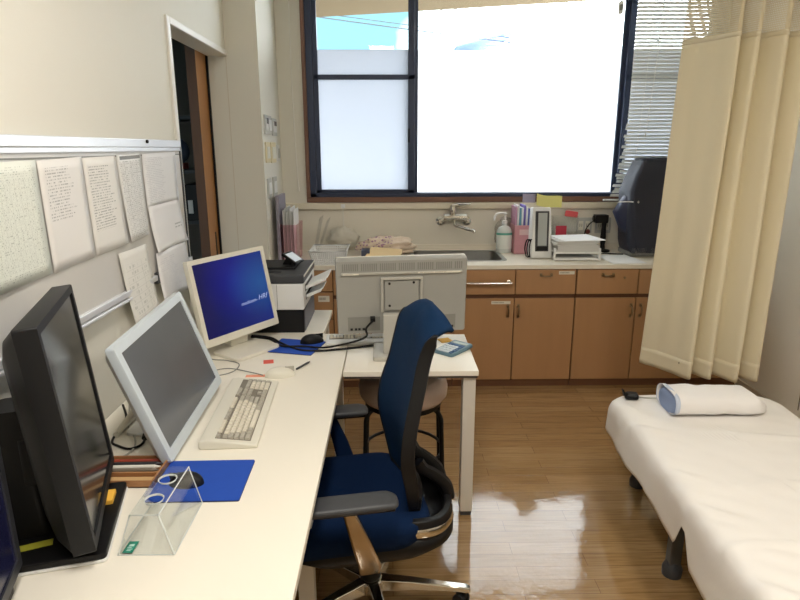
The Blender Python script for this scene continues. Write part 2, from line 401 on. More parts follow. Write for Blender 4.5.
# splashback under the window, its cap and the brown casing
struct(MB().box(-.808, RX, BY - .012, BY, .905, 1.175).finish('trim_1', SPLASH))
struct(MB().box(-.808, RX, BY - .05, BY, 1.175, 1.222).finish('trim_2', mat('sill_cap_cream', (224, 216, 198), .4), bevel=.006))
struct(MB().box(-.628, RX, BY - .035, BY + .03, 1.226, 1.265).box(-.628, -.6, BY - .035, BY + .03, 1.265, CZ).finish('trim_3', WOODTRIM, bevel=.003))
# window
w1 = bpy.data.objects.new('window_1', None); COL.objects.link(w1); w1['kind'] = 'structure'
f = MB(); ya, yb = 4.55, 4.64
f.box(-.6, -.55, ya, yb, 1.265, 2.76).box(-.6, 2.37, ya, yb, 1.265, 1.294).box(-.6, 2.37, ya, yb, 2.73, 2.76).box(2.32, 2.37, ya, yb, 1.265, 2.76)
f.finish('window_frame', NAVY, w1, bevel=.004)
def sash(x0, x1, y0, y1, zb, st, midrail, film, film_y):
    g = MB().box(x0, x0 + st, y0, y1, zb, 2.73).box(x1 - st, x1, y0, y1, zb, 2.73).box(x0, x1, y0, y1, zb, zb + .026).box(x0, x1, y0, y1, 2.70, 2.73)
    if midrail: g.box(x0, x1, y0, y1, 2.098, 2.132)
    s = g.finish('sash', NAVY, w1, bevel=.003)
    ym = (y0 + y1) / 2
    MB().box(x0 + st * .6, x1 - st * .6, ym - .002, ym + .002, zb + .02, 2.3).finish('frosted_pane', film, s)
    MB().box(x0 + st * .6, x1 - st * .6, ym - .002, ym + .002, 2.3, 2.705).finish('clear_pane', GLASS, s)
    return s
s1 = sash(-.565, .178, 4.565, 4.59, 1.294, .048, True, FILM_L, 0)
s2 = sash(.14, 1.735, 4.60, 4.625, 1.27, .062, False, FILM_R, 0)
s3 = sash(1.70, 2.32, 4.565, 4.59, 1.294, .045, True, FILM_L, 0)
MB().box(.128, .142, 4.55, 4.565, 1.66, 1.76).finish('latch', BLACK2, s1, bevel=.003)
lk = MB(); lk.prism(rrect(.017, .045, .016), 0, .014, xf=M.Translation((1.625, 4.575, 2.575)) @ M.Rotation(R(90), 4, 'X'))
lk.prism(rrect(.009, .02, .008), .014, .018, m=1, xf=M.Translation((1.625, 4.575, 2.575)) @ M.Rotation(R(90), 4, 'X'))
MB_l = lk.finish('window_sensor', [WHITEP, GREYD], s2)
# outdoors: eave, neighbouring roof, overhead wires, ground
e = MB()
e.loft([[(-2.6, 4.80, 2.86), (-2.6, 5.62, 2.605), (-2.6, 5.62, 2.78), (-2.6, 4.80, 3.05)], [(4.2, 4.80, 3.0), (4.2, 5.62, 2.985), (4.2, 5.62, 3.15), (4.2, 4.80, 3.3)]])
struct(e.finish('exterior_eave', EAVE))
struct(MB().box(-30, 30, 4.9, 60, -.6, -.5).finish('exterior_ground', GROUND))
nh = thing('neighbour_house', 'pale house with a blue-grey roof seen through the top of the window', 'house', (3.6, 12.6, -.5))
sub(nh, 'house_wall', MB().box(1.5, 7.0, 12.3, 17, -.5, 3.35), HOUSE)
rf = MB().prism([(-.2, 0), (.9, .27), (.9, .30), (-.2, .03)], -.0, 5.0, xf=M.Translation((1.45, 17.0, 3.46)) @ M.Rotation(R(90), 4, 'X'))
sub(nh, 'roof', rf, ROOFB)
rs = MB()
for k in range(6): rs.box(1.6 + k * .12, 2.31, 12.28, 12.3, 3.42 + k * .045, 3.435 + k * .045)
sub(nh, 'siding', rs, ROOFB)
WIRE = mat('wire_grey', (70, 76, 86), .6)
for i, (a, b, r, lb) in enumerate(((( -4, 4.32), (6, 3.13), .011, 'overhead wire crossing the left window pane, lowest of the wires'),
                                   ((-4, 4.40), (6, 3.24), .008, 'thin overhead wire just above the lowest wire outside the window'),
                                   ((-4, 5.12), (8, 2.83), .007, 'steeper overhead wire reaching the eave outside the wide pane'),
                                   ((-4, 4.97), (8, 3.23), .007, 'uppermost overhead wire outside the wide window pane'))):
    pts = [(a[0] + (b[0] - a[0]) * k / 8, 12 + .1 * i, a[1] + (b[1] - a[1]) * k / 8 - .05 * sin(pi * k / 8)) for k in range(9)]
    one('power_line', MB().tube(pts, r, 6), WIRE, lb, 'wire', 'overhead wires')

# blind over the right-hand window light
bl = thing('venetian_blind', 'white venetian blind half lowered over the right end of the window', 'blind', (2.02, 4.49, 2.74))
sub(bl, 'head_rail', MB().box(1.69, 2.36, 4.475, 4.515, 2.725, 2.755), BLIND, bevel=.003)
sl = MB(); NS = 58
for i in range(NS):
    z = 2.712 - i * .0252; k = max(0, i - 30) / 27
    sh = -.075 * k * k + (.012 * sin(i * 2.3) * (k > .2)); tilt = R(-52)
    w = .0125; x0, x1 = 1.715 + sh, 2.365 + sh
    dz = .004 * sin(i * 1.7) * k
    rr = []
    for x in (x0, x1):
        r_ = []
        for sgn in (1, -1):
            for q in (-1, -.5, 0, .5, 1):
                qq = q * sgn; yy = qq * w; zz = .0016 * (1 - qq * qq) + .0004 * sgn
                r_.append((x, 4.49 + yy * cos(tilt) - zz * sin(tilt), z + (dz if x == x0 else 0) + yy * sin(tilt) + zz * cos(tilt)))
        rr.append(r_)
    sl.loft(rr)
sub(bl, 'slats', sl, BLIND, smooth=True)
sub(bl, 'bottom_rail', MB().box(1.58, 2.24, 4.478, 4.502, 1.236, 1.25), BLIND, bevel=.003)
for x in (1.82, 2.22): sub(bl, 'ladder_cord', MB().tube([(x, 4.477, 2.73), (x - .01, 4.4765, 2.0), (x - .05, 4.476, 1.25)], .0016, 5), CORDW)
sub(bl, 'pull_cord', MB().tube([(1.885, 4.462, 2.73), (1.87, 4.462, 2.2), (1.84, 4.462, 1.72)], .0022, 6).lathe([(.001, 0), (.006, .004), (.004, .03)], (1.84, 4.462, 1.69), 8), CORDW)
one('blind_cord', MB().tube([(-.70, 4.535, 2.62), (-.70, 4.535, 2.0), (-.69, 4.53, 1.5), (-.683, 4.53, 1.34)], .004, 8).lathe([(.003, 0), (.009, .006), (.005, .04)], (-.683, 4.53, 1.31), 10), CORDW,
    'long white pull cord hanging on the wall left of the window', 'cord')

# switches on the short wall beside the pillar
def wallplate(lab, cat, name, y0, y1, z0, z1, m, gangs, gm, ext=None, group=None):
    t = thing(name, lab, cat, (-.808, (y0 + y1) / 2, (z0 + z1) / 2), 0, group)
    sub(t, 'plate', MB().box(-.808, -.799, y0, y1, z0, z1), m, bevel=.003)
    n = gangs; w = (y1 - y0) / n
    for i in range(n):
        a = y0 + w * (i + .2); b = y0 + w * (i + .8); h = z1 - z0
        sub(t, 'rocker', MB().box(-.799, -.794, a, b, z0 + h * .2, z1 - h * .22), gm, bevel=.002)
    if ext: ext(t)
    return t
LCD = mat('small_lcd', (84, 92, 120), .25)
wallplate('grey wall control with a small dark display, topmost on the short wall by the window', 'control panel', 'wall_control', 4.0, 4.22, 1.71, 1.83, GREYSW, 2, WHITEP,
          lambda t: sub(t, 'display', MB().box(-.794, -.7925, 4.03, 4.09, 1.775, 1.81), LCD))
wallplate('narrow grey thermostat plate beside the topmost wall control', 'control panel', 'wall_control', 4.25, 4.41, 1.705, 1.82, GREYSW, 1, WHITEP,
          lambda t: sub(t, 'display', MB().box(-.794, -.7925, 4.29, 4.37, 1.77, 1.80), LCD))
wallplate('beige double light switch in the middle row on the short wall', 'light switch', 'light_switch', 3.99, 4.13, 1.53, 1.66, BEIGESW, 1, IVORY, group='beige light switches')
wallplate('second beige light switch in the middle row, nearer the window', 'light switch', 'light_switch', 4.16, 4.33, 1.525, 1.66, BEIGESW, 1, IVORY, group='beige light switches')
wallplate('small white switch at the window end of the middle row', 'light switch', 'light_switch', 4.39, 4.47, 1.53, 1.645, WHITEP, 1, GREYSW)
wallplate('white switch plate in the lowest row, on the pillar side', 'light switch', 'light_switch', 3.99, 4.12, 1.30, 1.43, GREYSW, 1, WHITEP, group='lowest switches')
wallplate('white switch plate in the lowest row, on the window side', 'light switch', 'light_switch', 4.18, 4.31, 1.295, 1.43, GREYSW, 1, WHITEP, group='lowest switches')

# things glimpsed in the dark corridor
sh = thing('storage_shelf', 'dark metal shelf seen through the open doorway', 'shelf', (-1.9, 5.3, 0))
for z in (.55, 1.0, 1.42, 1.85): sub(sh, 'shelf_board', MB().box(-2.25, -1.55, 5.1, 5.5, z, z + .03), DGREY, bevel=.004)
for x in (-2.24, -1.57):
    for y in (5.11, 5.48): sub(sh, 'post', MB().box(x, x + .025, y, y + .025, 0, 2.0), DGREY)
bf = thing('box_file', 'black box file with a white spine label on the corridor shelf', 'file', (-1.66, 5.2, 1.03))
sub(bf, 'case', MB().box(-1.74, -1.62, 5.105, 5.42, 1.03, 1.33), BLACK2, bevel=.004)
sub(bf, 'label', MB().box(-1.70, -1.66, 5.103, 5.105, 1.09, 1.20), WHITEP)
one('file_folder', MB().box(-1.98, -1.77, 5.12, 5.42, 1.45, 1.50), mat('dull_red_folder', (150, 60, 56), .6), 'dull red folder lying on the corridor shelf', 'folder', bevel=.004)
one('storage_bag', MB().ell((-1.84, 5.28, 1.60), .13, .12, .12), mat('blue_grey_bag', (70, 84, 110), .8, bump=.4, bscale=14), 'blue-grey bag heaped on the red folder on the corridor shelf', 'bag', smooth=True)

# ------------------------------------------------------------------ kitchen counter
CT = .865; CF = 3.93
def handle_bow(p, horiz, w=.07, m=None):
    """little bow handle on a front at y = CF; p = centre"""
    x, z = p; mb = MB(); y = CF - .018
    if horiz: pts = [(x - w / 2, y, z), (x - w / 2 + .006, y - .022, z - .003), (x, y - .026, z - .004), (x + w / 2 - .006, y - .022, z - .003), (x + w / 2, y, z)]
    else: pts = [(x, y, z + w / 2), (x, y - .022, z + w / 2 - .008), (x, y - .026, z), (x, y - .022, z - w / 2 + .008), (x, y, z - w / 2)]
    mb.tube(pts, .0055, 8)
    for q in (pts[0], pts[-1]): mb.box(q[0] - .009, q[0] + .009, y - .003, y + .001, q[2] - .012, q[2] + .012)
    return mb
def cabinet(label, x0, x1, drawers, doors, extra=None, group='wooden base cabinets'):
    t = thing('base_cabinet', label, 'cabinet', ((x0 + x1) / 2, CF, 0), 0, group)
    sub(t, 'carcass', MB().box(x0 + .001, x1 - .001, CF, CF + .018, .05, .838).box(x0 + .001, x0 + .018, CF + .018, BY - .002, .05, .838).box(x1 - .018, x1 - .001, CF + .018, BY - .002, .05, .838).box(x0 + .018, x1 - .018, CF + .018, BY - .002, .05, .068).box(x0 + .018, x1 - .018, BY - .012, BY - .002, .068, .838), CABD)
    sub(t, 'toe_kick', MB().box(x0 + .001, x1 - .001, CF - .006, CF + .05, 0, .048), KICK)
    g = .003
    for (a, b, z0, z1, h) in drawers:
        d = sub(t, 'drawer', MB().box(a + g, b - g, CF - .018, CF, z0, z1), CAB, bevel=.002)
        if h == 'bow': sub(d, 'handle', handle_bow(((a + b) / 2 - .0, z1 - .035), True), BRASS, smooth=True)
        if h == 'bar':
            mb = MB().rod((a + .04, CF - .055, (z0 + z1) / 2), (b - .03, CF - .055, (z0 + z1) / 2), .008)
            for x in (a + .06, b - .045): mb.rod((x, CF - .018, (z0 + z1) / 2), (x, CF - .06, (z0 + z1) / 2), .007).lathe([(.016, 0), (.016, .006), (.008, .01)], (0, 0, 0), 12, xf=M.Translation((x, CF - .018, (z0 + z1) / 2)) @ M.Rotation(R(90), 4, 'X'))
            sub(d, 'towel_bar', mb, CHROME, smooth=True)
    for (a, b, z0, z1, hx) in doors:
        d = sub(t, 'door', MB().box(a + g, b - g, CF - .018, CF, z0, z1), CAB, bevel=.002)
        if hx is not None: sub(d, 'handle', handle_bow((hx, z1 - .088), False, .075), BRASS, smooth=True)
    if extra: extra(t)
    return t
def lab(x0, x1, z0, z1): return lambda t: sub(t, 'label', MB().grid(lambda u, v: V((x0 + (x1 - x0) * u, CF - .0188, z0 + (z1 - z0) * v)), 1, 1), TAG)
DZ, DT, PZ0, PZ1 = .053, .636, .664, .832
cabinet('wooden drawer stack behind the printer, with a white paper label on its second drawer', -.806, -.39,
        [(-.806, -.39, .692, .832, None), (-.806, -.39, .50, .682, None), (-.806, -.39, .28, .492, None), (-.806, -.39, .053, .272, None)], [], lab(-.49, -.415, .62, .662))
cabinet('wooden base cabinet behind the grey monitor back', -.39, .42, [(-.39, .42, PZ0, PZ1, None)], [(-.39, .015, DZ, DT, -.03), (.015, .42, DZ, DT, .06)])
def sx(t):
    lab(.675, .804, .597, .618)(t); lab(1.12, 1.225, .80, .822)(t)
cabinet('wooden base cabinet under the sink, with a chrome towel bar and white labels', .42, 1.24,
        [(.42, .832, PZ0, PZ1, 'bar'), (.832, 1.24, PZ0, PZ1, 'bow')], [(.42, .83, DZ, DT, .788), (.83, 1.24, DZ, DT, .858)], sx)
def kx(t): sub(t, 'keyhole', MB().rod((1.565, CF - .021, .775), (1.565, CF - .016, .775), .009), BRASS)
cabinet('wooden base cabinet beside the bed, with a keyhole in its drawer', 1.243, 2.07, [(1.243, 1.66, PZ0, PZ1, 'bow'), (1.66, 2.07, PZ0, PZ1, 'bow')], [(1.243, 1.655, DZ, DT, 1.625), (1.655, 2.07, DZ, DT, 1.69)], kx)
cabinet('narrow wooden base cabinet behind the curtain at the right wall', 2.073, 2.418, [(2.073, 2.418, PZ0, PZ1, 'bow')], [(2.073, 2.418, DZ, DT, 2.11)])
c = MB()
SX0, SX1, SY0, SY1 = .15, .79, 4.07, 4.49
for b in ((-.806, SX0, CF - .025, BY - .001), (SX1, RX - .001, CF - .025, BY - .001), (SX0, SX1, CF - .025, SY0), (SX0, SX1, SY1, BY - .001)): c.box(b[0], b[1], b[2], b[3], .838, CT)
c.box(-.806, RX - .001, BY - .03, BY - .013, CT, .905)
one('countertop', c, CREAM, 'cream laminate worktop with a raised back lip along the window wall', 'worktop')
sk = thing('sink', 'rectangular stainless steel sink set into the cream worktop', 'sink', (.47, 4.28, CT))
b = MB(); o_ = rrect(.335, .225, .05, 6, .47, 4.28); i_ = rrect(.305, .195, .05, 6, .47, 4.28); lo = rrect(.285, .175, .06, 6, .47, 4.28)
b.loft([[(x, y, CT + .001) for x, y in o_], [(x, y, CT + .004) for x, y in o_], [(x, y, CT + .003) for x, y in i_], [(x, y, CT - .02) for x, y in i_], [(x, y, CT - .17) for x, y in lo]], caps=False)
b.face([b.bm.verts.new((x, y, CT - .17)) for x, y in lo])
sub(sk, 'basin', b, STEEL, smooth=True)
sub(sk, 'drain', MB().lathe([(.05, 0), (.05, .004), (.036, .006), (.03, -.002)], (.47, 4.30, CT - .169), 20), CHROME, smooth=True)
# wall mixer tap
fa = thing('wall_tap', 'chrome wall-mounted mixer tap with a swivel spout above the sink', 'tap', (.47, BY - .012, 1.11))
wx = lambda x, y, z: M.Translation((x, y, z)) @ M.Rotation(R(90), 4, 'X')
for x in (.375, .575): sub(fa, 'wall_flange', MB().lathe([(.034, 0), (.034, .008), (.018, .016), (.015, .05)], n=18, xf=wx(x, BY - .012, 1.085)), CHROME, smooth=True)
bd = MB().rod((.375, 4.50, 1.088), (.415, 4.50, 1.118), .014).rod((.575, 4.50, 1.088), (.545, 4.50, 1.118), .014).rod((.405, 4.50, 1.118), (.555, 4.50, 1.118), .023, n=16).rod((.405, 4.50, 1.118), (.395, 4.50, 1.118), .026, n=16).rod((.555, 4.50, 1.118), (.565, 4.50, 1.118), .026, n=16)
sub(fa, 'body', bd, CHROME, smooth=True)
sub(fa, 'cartridge', MB().lathe([(.022, 0), (.026, .02), (.026, .05), (.022, .075)], (.463, 4.50, 1.13), 16), CHROME, smooth=True)
lv = MB().loft([[(.45, 4.50 + a, 1.197 + c_) for a, c_ in ((-.026, 0), (.026, 0), (.026, .018), (-.026, .018))], [(.50, 4.49 + a, 1.208 + c_) for a, c_ in ((-.02, 0), (.02, 0), (.02, .014), (-.02, .014))], [(.59, 4.47 + a, 1.214 + c_) for a, c_ in ((-.014, 0), (.014, 0), (.014, .007), (-.014, .007))]])
sub(fa, 'lever', lv, CHROME, bevel=.003)
sub(fa, 'spout', MB().tube([(.475, 4.49, 1.10), (.48, 4.47, 1.062), (.52, 4.44, 1.05), (.565, 4.39, 1.04), (.60, 4.355, 1.036), (.61, 4.345, 1.022)], .011, 10), CHROME, smooth=True)

# items on the worktop, left end
ps = thing('file_stand', 'pink translucent file stand full of papers in the corner by the pillar', 'file stand', (-.69, 4.2, CT))
def openbox(x0, x1, y0, y1, z0, z1, t=.003, slope=0.0, flare=0.0):
    m = MB(); 
    m.box(x0, x1, y0, y1, z0, z0 + t)
    for a in (x0, x1 - t): m.loft([[(a, y0, z0), (a + t, y0, z0), (a + t, y1, z0), (a, y1, z0)], [(a + (flare if a > x0 else -flare), y0, z1 - slope), (a + t + (flare if a > x0 else -flare), y0, z1 - slope), (a + t + (flare if a > x0 else -flare), y1, z1), (a - (0 if a > x0 else flare) + (flare if a > x0 else 0), y1, z1)]])
    for yy, zz in ((y0, z1 - slope), (y1 - t, z1)): m.loft([[(x0, yy, z0), (x1, yy, z0), (x1, yy + t, z0), (x0, yy + t, z0)], [(x0 - flare, yy, zz), (x1 + flare, yy, zz), (x1 + flare, yy + t, zz), (x0 - flare, yy + t, zz)]])
    return m
sub(ps, 'tray', openbox(-.735, -.645, 4.05, 4.32, CT, 1.12, .004, .0, .012), mat_clear('pink_clear_sheet', (252, 237, 240), .2, .15))
for k in range(7):
    x = -.728 + k * .011; h = 1.215 + .016 * sin(k * 2.1)
    one('document', MB().box(x, x + .0045, 4.06 + .004 * k, 4.30, CT + .006, h), PAPERG if k % 2 else PAPER, 'sheaf of white papers upright in the pink corner file stand', 'document', 'papers in the pink corner stand')
one('clipboard', MB().box(-.775, -.752, 4.08, 4.34, CT, 1.312), mat('grey_violet_board', (150, 146, 162), .5), 'grey-violet clipboard standing between the pillar wall and the pink file stand', 'clipboard', bevel=.002)
for k, (x, y, tl, lb) in enumerate(((-.56, 4.36, 12, 'clear plastic folder leaning beside the pink corner file stand'), (-.535, 4.30, 19, 'clear plastic folder leaning nearest the white basket'))):
    one('clear_folder', MB().box(-.002, .002, -.12, .12, 0, .28, xf=M.Translation((x, y, CT + .001)) @ M.Rotation(R(tl), 4, 'Y')), CLEARP, lb, 'folder', 'leaning clear folders')
# white mesh basket: woven walls of real strands
bk = thing('mesh_basket', 'white plastic mesh basket at the left end of the worktop', 'basket', (-.42, 4.05, CT))
g = MB(); X0, X1, Y0, Y1, H = -.515, -.32, 3.93, 4.18, .095
def ring(z, off): return [(X0 - off, Y0 - off, z), (X1 + off, Y0 - off, z), (X1 + off, Y1 + off, z), (X0 - off, Y1 + off, z)]
for k in range(7):
    z = CT + .008 + k * H / 7; rr = ring(z, k * .0035); g_ = rr + [rr[0]]
    for a, b2 in zip(g_, g_[1:]): g.rod(a, b2, .0034, n=5)
for side in range(4):
    lo_, hi_ = ring(CT + .004, 0), ring(CT + H, .024); n = 18 if side % 2 == 0 else 22
    for k in range(n + 1):
        t_ = k / n; a = V(lo_[side]).lerp(V(lo_[(side + 1) % 4]), t_); b2 = V(hi_[side]).lerp(V(hi_[(side + 1) % 4]), t_); g.rod(a, b2, .0034, n=5)
sub(bk, 'mesh_wall', g, WHITEP)
rm_ = ring(CT + H, .026)
sub(bk, 'rim', MB().tube([V(p) for p in rm_], .006, 8, smooth=False, closed=True), WHITEP, smooth=True)
sub(bk, 'bottom', MB().box(X0, X1, Y0, Y1, CT, CT + .005), WHITEP)
# crumpled bags
def crumple(c, r, amp, fr, seed, flat=-1):
    m = MB(); nu, nv = 40, 22; rings = []
    for j in range(nv + 1):
        th = -pi / 2 + pi * j / nv; ring_ = []
        for i in range(nu):
            ph = 2 * pi * i / nu; d = V((cos(th) * cos(ph), cos(th) * sin(ph), sin(th)))
            k = 1 + amp * (NZ.noise(d * fr + V((seed, 0, 0))) + .6 * NZ.noise(d * fr * 2.7 + V((0, seed, 0))))
            p = V((d.x * r[0] * k, d.y * r[1] * k, max(d.z, flat) * r[2] * k)); p.z = max(p.z, -r[2] * abs(flat)); ring_.append(V(c) + p)
        rings.append(ring_)
    return m.loft(rings)
wb = thing('hanging_net_bag', 'white bag hanging from a cord on a hook above the basket', 'bag', (-.355, BY - .05, 1.18))
sub(wb, 'bag', crumple((-.36, 4.49, .965), (.11, .055, .078), .25, 2.4, 3), mat_fabric_tl('white_thin_bag', (232, 228, 216), .3), smooth=True, angle=180)
sub(wb, 'cord', MB().tube([(-.357, 4.527, 1.205), (-.357, 4.52, 1.1), (-.355, 4.50, 1.015)], .0045, 6), CORDW, smooth=True)
sub(wb, 'hook', MB().box(-.372, -.342, 4.522, 4.53, 1.185, 1.215).rod((-.357, 4.525, 1.2), (-.357, 4.512, 1.205), .004), WHITEP, bevel=.002)
pb = crumple((-.03, 4.36, .925), (.20, .10, .065), .36, 2.6, 11, -.93)
BAGP = NT('patterned_plastic_bag'); p_ = BAGP.n('BsdfPrincipled'); p_.inputs['Roughness'].default_value = .35; tc_ = BAGP.n('TexCoord'); nz_ = BAGP.n('TexVoronoi'); nz_.inputs['Scale'].default_value = 38; BAGP.l(tc_.outputs['Object'], nz_.inputs['Vector'])
f_ = BAGP.math('LESS_THAN', nz_.outputs['Distance'], .32); sx_ = BAGP.n('SeparateXYZ'); BAGP.l(tc_.outputs['Object'], sx_.inputs[0]); f_ = BAGP.math('MULTIPLY', f_, BAGP.math('LESS_THAN', sx_.outputs[0], .01))
BAGP.l(BAGP.mix(f_, rgb((226, 206, 184)), rgb((168, 126, 150))), p_.inputs['Base Color']); BAGP.l(p_.outputs[0], BAGP.out.inputs[0])
one('plastic_bag', pb, BAGP.m, 'crumpled plastic bag with a purple print behind the manila envelope', 'bag', smooth=True, angle=180)
one('manila_envelope', MB().prism([(-.14, -.07), (.11, -.09), (.13, .03), (-.09, .06)], 0, .006, xf=M.Translation((-.05, 4.19, .906)) @ M.Rotation(R(27), 4, 'X')), MANILA, 'manila envelope lying in front of the crumpled plastic bag', 'envelope', bevel=.001)
one('dark_box', MB().box(-.21, -.15, 4.17, 4.27, CT + .0005, .925), mat('slate_blue_box', (70, 76, 96), .6), 'small slate-blue box left of the manila envelope', 'box', bevel=.004)

# right of the sink
sp = thing('pump_bottle', 'clear pump bottle of hand gel with a green-topped label beside the sink', 'bottle', (.84, 4.42, CT))
el = lambda a, b_, z, n=20: [(.84 + a * cos(2 * pi * i / n), 4.42 + b_ * sin(2 * pi * i / n), CT + z) for i in range(n)]
sub(sp, 'body', MB().loft([el(.055, .035, 0), el(.058, .037, .01), el(.058, .037, .15), el(.045, .03, .185), el(.018, .018, .20), el(.018, .018, .215)]), mat('gel_bottle_plastic', (214, 222, 220), .25), smooth=True)
LB = NT('gel_label'); q_ = LB.n('BsdfPrincipled'); s_ = LB.n('SeparateXYZ'); tc_ = LB.n('TexCoord'); LB.l(tc_.outputs['Object'], s_.inputs[0])
LB.l(LB.mix(LB.math('GREATER_THAN', s_.outputs[2], .132), rgb((226, 232, 228)), rgb((96, 176, 160))), q_.inputs['Base Color']); LB.l(q_.outputs[0], LB.out.inputs[0])
sub(sp, 'label', MB().loft([el(.0595, .0385, .03), el(.0595, .0385, .148)], caps=False), LB.m, smooth=True)
sub(sp, 'pump', MB().lathe([(.02, .215), (.02, .235), (.008, .238), (.008, .285)], (.84, 4.42, CT), 14).tube([(.85, 4.42, CT + .285), (.82, 4.41, CT + .292), (.785, 4.40, CT + .29), (.762, 4.395, CT + .272), (.757, 4.39, CT + .24)], .008, 8), WHITEP, smooth=True)
one('plastic_pouch', crumple((.86, 4.51, .99), (.075, .022, .13), .16, 2.2, 21, -.95), mat_clear('cloudy_film', (248, 248, 247), .9, .3), 'crumpled clear plastic pouch behind the pump bottle', 'pouch', smooth=True, angle=180)
p2 = thing('file_stand', 'opaque pink file stand holding folders beside the pump bottle', 'file stand', (.955, 4.40, CT))
sub(p2, 'tray', openbox(.90, 1.02, 4.34, 4.54, CT, 1.075, .004), PINKS, bevel=.001)
sub(p2, 'label', MB().box(.935, 1.005, 4.338, 4.34, 1.005, 1.045), mat('faded_pink_label', (226, 196, 196), .6))
FC = ((196, 150, 176), (226, 226, 226), (110, 170, 190), (238, 238, 240), (120, 108, 186), (236, 234, 230), (96, 104, 178))
FN = ('mauve folder', 'white folder', 'blue-green folder', 'plain white folder beside the violet one', 'violet folder', 'cream folder', 'blue-violet folder')
for k in range(7):
    x = .906 + k * .0155
    one('folder', MB().box(x, x + .011, 4.36, 4.53, CT + .006, 1.205 + .012 * sin(k * 1.9)), mat('folder_%d' % k, FC[k], .5), FN[k] + ' upright in the opaque pink file stand', 'folder', 'folders in the pink stand', bevel=.001)
nt = thing('notice_card', 'grey-violet card standing behind the pink file stand', 'card', (1.03, 4.545, CT))
sub(nt, 'card', MB().box(.99, 1.085, 4.535, 4.545, CT, 1.285), mat('grey_violet_card', (158, 152, 172), .6))
one('yellow_note', MB().grid(lambda u, v: V((1.09 + .19 * u, 4.515 - .012 * sin(u * 3), 1.205 - .025 * u + .085 * v - .006 * sin(u * 5))), 8, 2), YELLOW, 'pale yellow paper note propped on top of the blood pressure gauge', 'note', solid=.001)
sg = thing('blood_pressure_gauge', 'upright white blood pressure gauge with a tall grey column display', 'gauge', (1.05, 4.22, CT))
tm = M.Translation((1.055, 4.20, CT)) @ M.Rotation(R(-6), 4, 'X') @ M.Rotation(R(4), 4, 'Z')
bd = MB(); bd.loft([[(x, y, 0) for x, y in rrect(.076, .05, .012)], [(x, y, .03) for x, y in rrect(.076, .048, .012)], [(x, y + .008, .345) for x, y in rrect(.066, .036, .012)], [(x, y + .008, .352) for x, y in rrect(.06, .03, .012)]], xf=tm)
sub(sg, 'body', bd, WHITEP, smooth=True, angle=50)
sub(sg, 'bezel', MB().box(-.047, .047, -.052, -.03, .045, .325, xf=tm), DGREY, bevel=.004)
sub(sg, 'column_display', MB().box(-.032, .032, -.0535, -.051, .085, .312, xf=tm), mat('pale_column', (172, 178, 178), .3))
sub(sg, 'keypad', MB().box(-.04, .04, -.0545, -.051, .052, .078, xf=tm), BLACK2)
cb = MB()
for k in range(3): cb.tube([(.955 + .012 * k, 4.17, CT + .01), (.94 + .016 * k, 4.165, CT + .07), (.955 + .014 * k, 4.17, CT + .13), (.985 + .008 * k, 4.18, CT + .11), (.99 + .006 * k, 4.175, CT + .03), (.96 + .01 * k, 4.165, CT + .008)], .0045, 6)
one('rubber_hose', cb, BLACK2, 'coiled black rubber hose leaning on the blood pressure gauge', 'hose', smooth=True)
# paper tray with stacked sheets
tr = thing('document_tray', 'white two-tier document tray piled with papers', 'document tray', (1.28, 4.2, CT))
t_ = MB()
for z in (.008, .055): t_.box(1.125, 1.435, 4.06, 4.36, CT + z, CT + z + .005)
for x in (1.12, 1.432): 
    for y in (4.06, 4.34): t_.box(x, x + .012, y, y + .018, CT, CT + .085)
for z in (.004, .05): t_.box(1.12, 1.444, 4.052, 4.062, CT + z, CT + z + .012)
sub(tr, 'rack', t_, WHITEP, bevel=.001)
random.seed(5)
LBS = ('lowest sheaf in the piled document tray', 'second sheaf from the bottom of the document tray pile', 'third sheaf up in the document tray pile', 'fourth sheaf up in the document tray pile', 'sheaf just under the top of the document tray pile', 'topmost white sheaf on the document tray pile')
z = CT + .061
for k in range(6):
    h = .0145 if k < 5 else .005; a = R(random.uniform(-5, 5)) if k < 5 else R(9)
    x = 1.275 + random.uniform(-.012, .012) + (.03 if k == 5 else 0)
    one('paper_sheaf', MB().box(-.148, .148, -.145, .145, 0, h, xf=M.Translation((x, 4.215, z)) @ M.Rotation(a, 4, 'Z')), PAPERG if k < 5 else PAPER, LBS[k], 'papers', 'papers piled on the tray'); z += h
one('paper_sheaf', MB().box(-.14, .14, -.14, .14, 0, .006, xf=M.Translation((1.275, 4.20, CT + .0145)) ), PAPERG, 'sheaf of papers on the lower tier of the document tray', 'papers', 'papers piled on the tray')
one('loose_paper', MB().box(-.115, .115, -.16, .16, 0, .003, xf=M.Translation((1.595, 4.10, CT + .0005)) @ M.Rotation(R(4), 4, 'Z')), PAPER, 'white sheet lying on the worktop right of the document tray', 'paper')
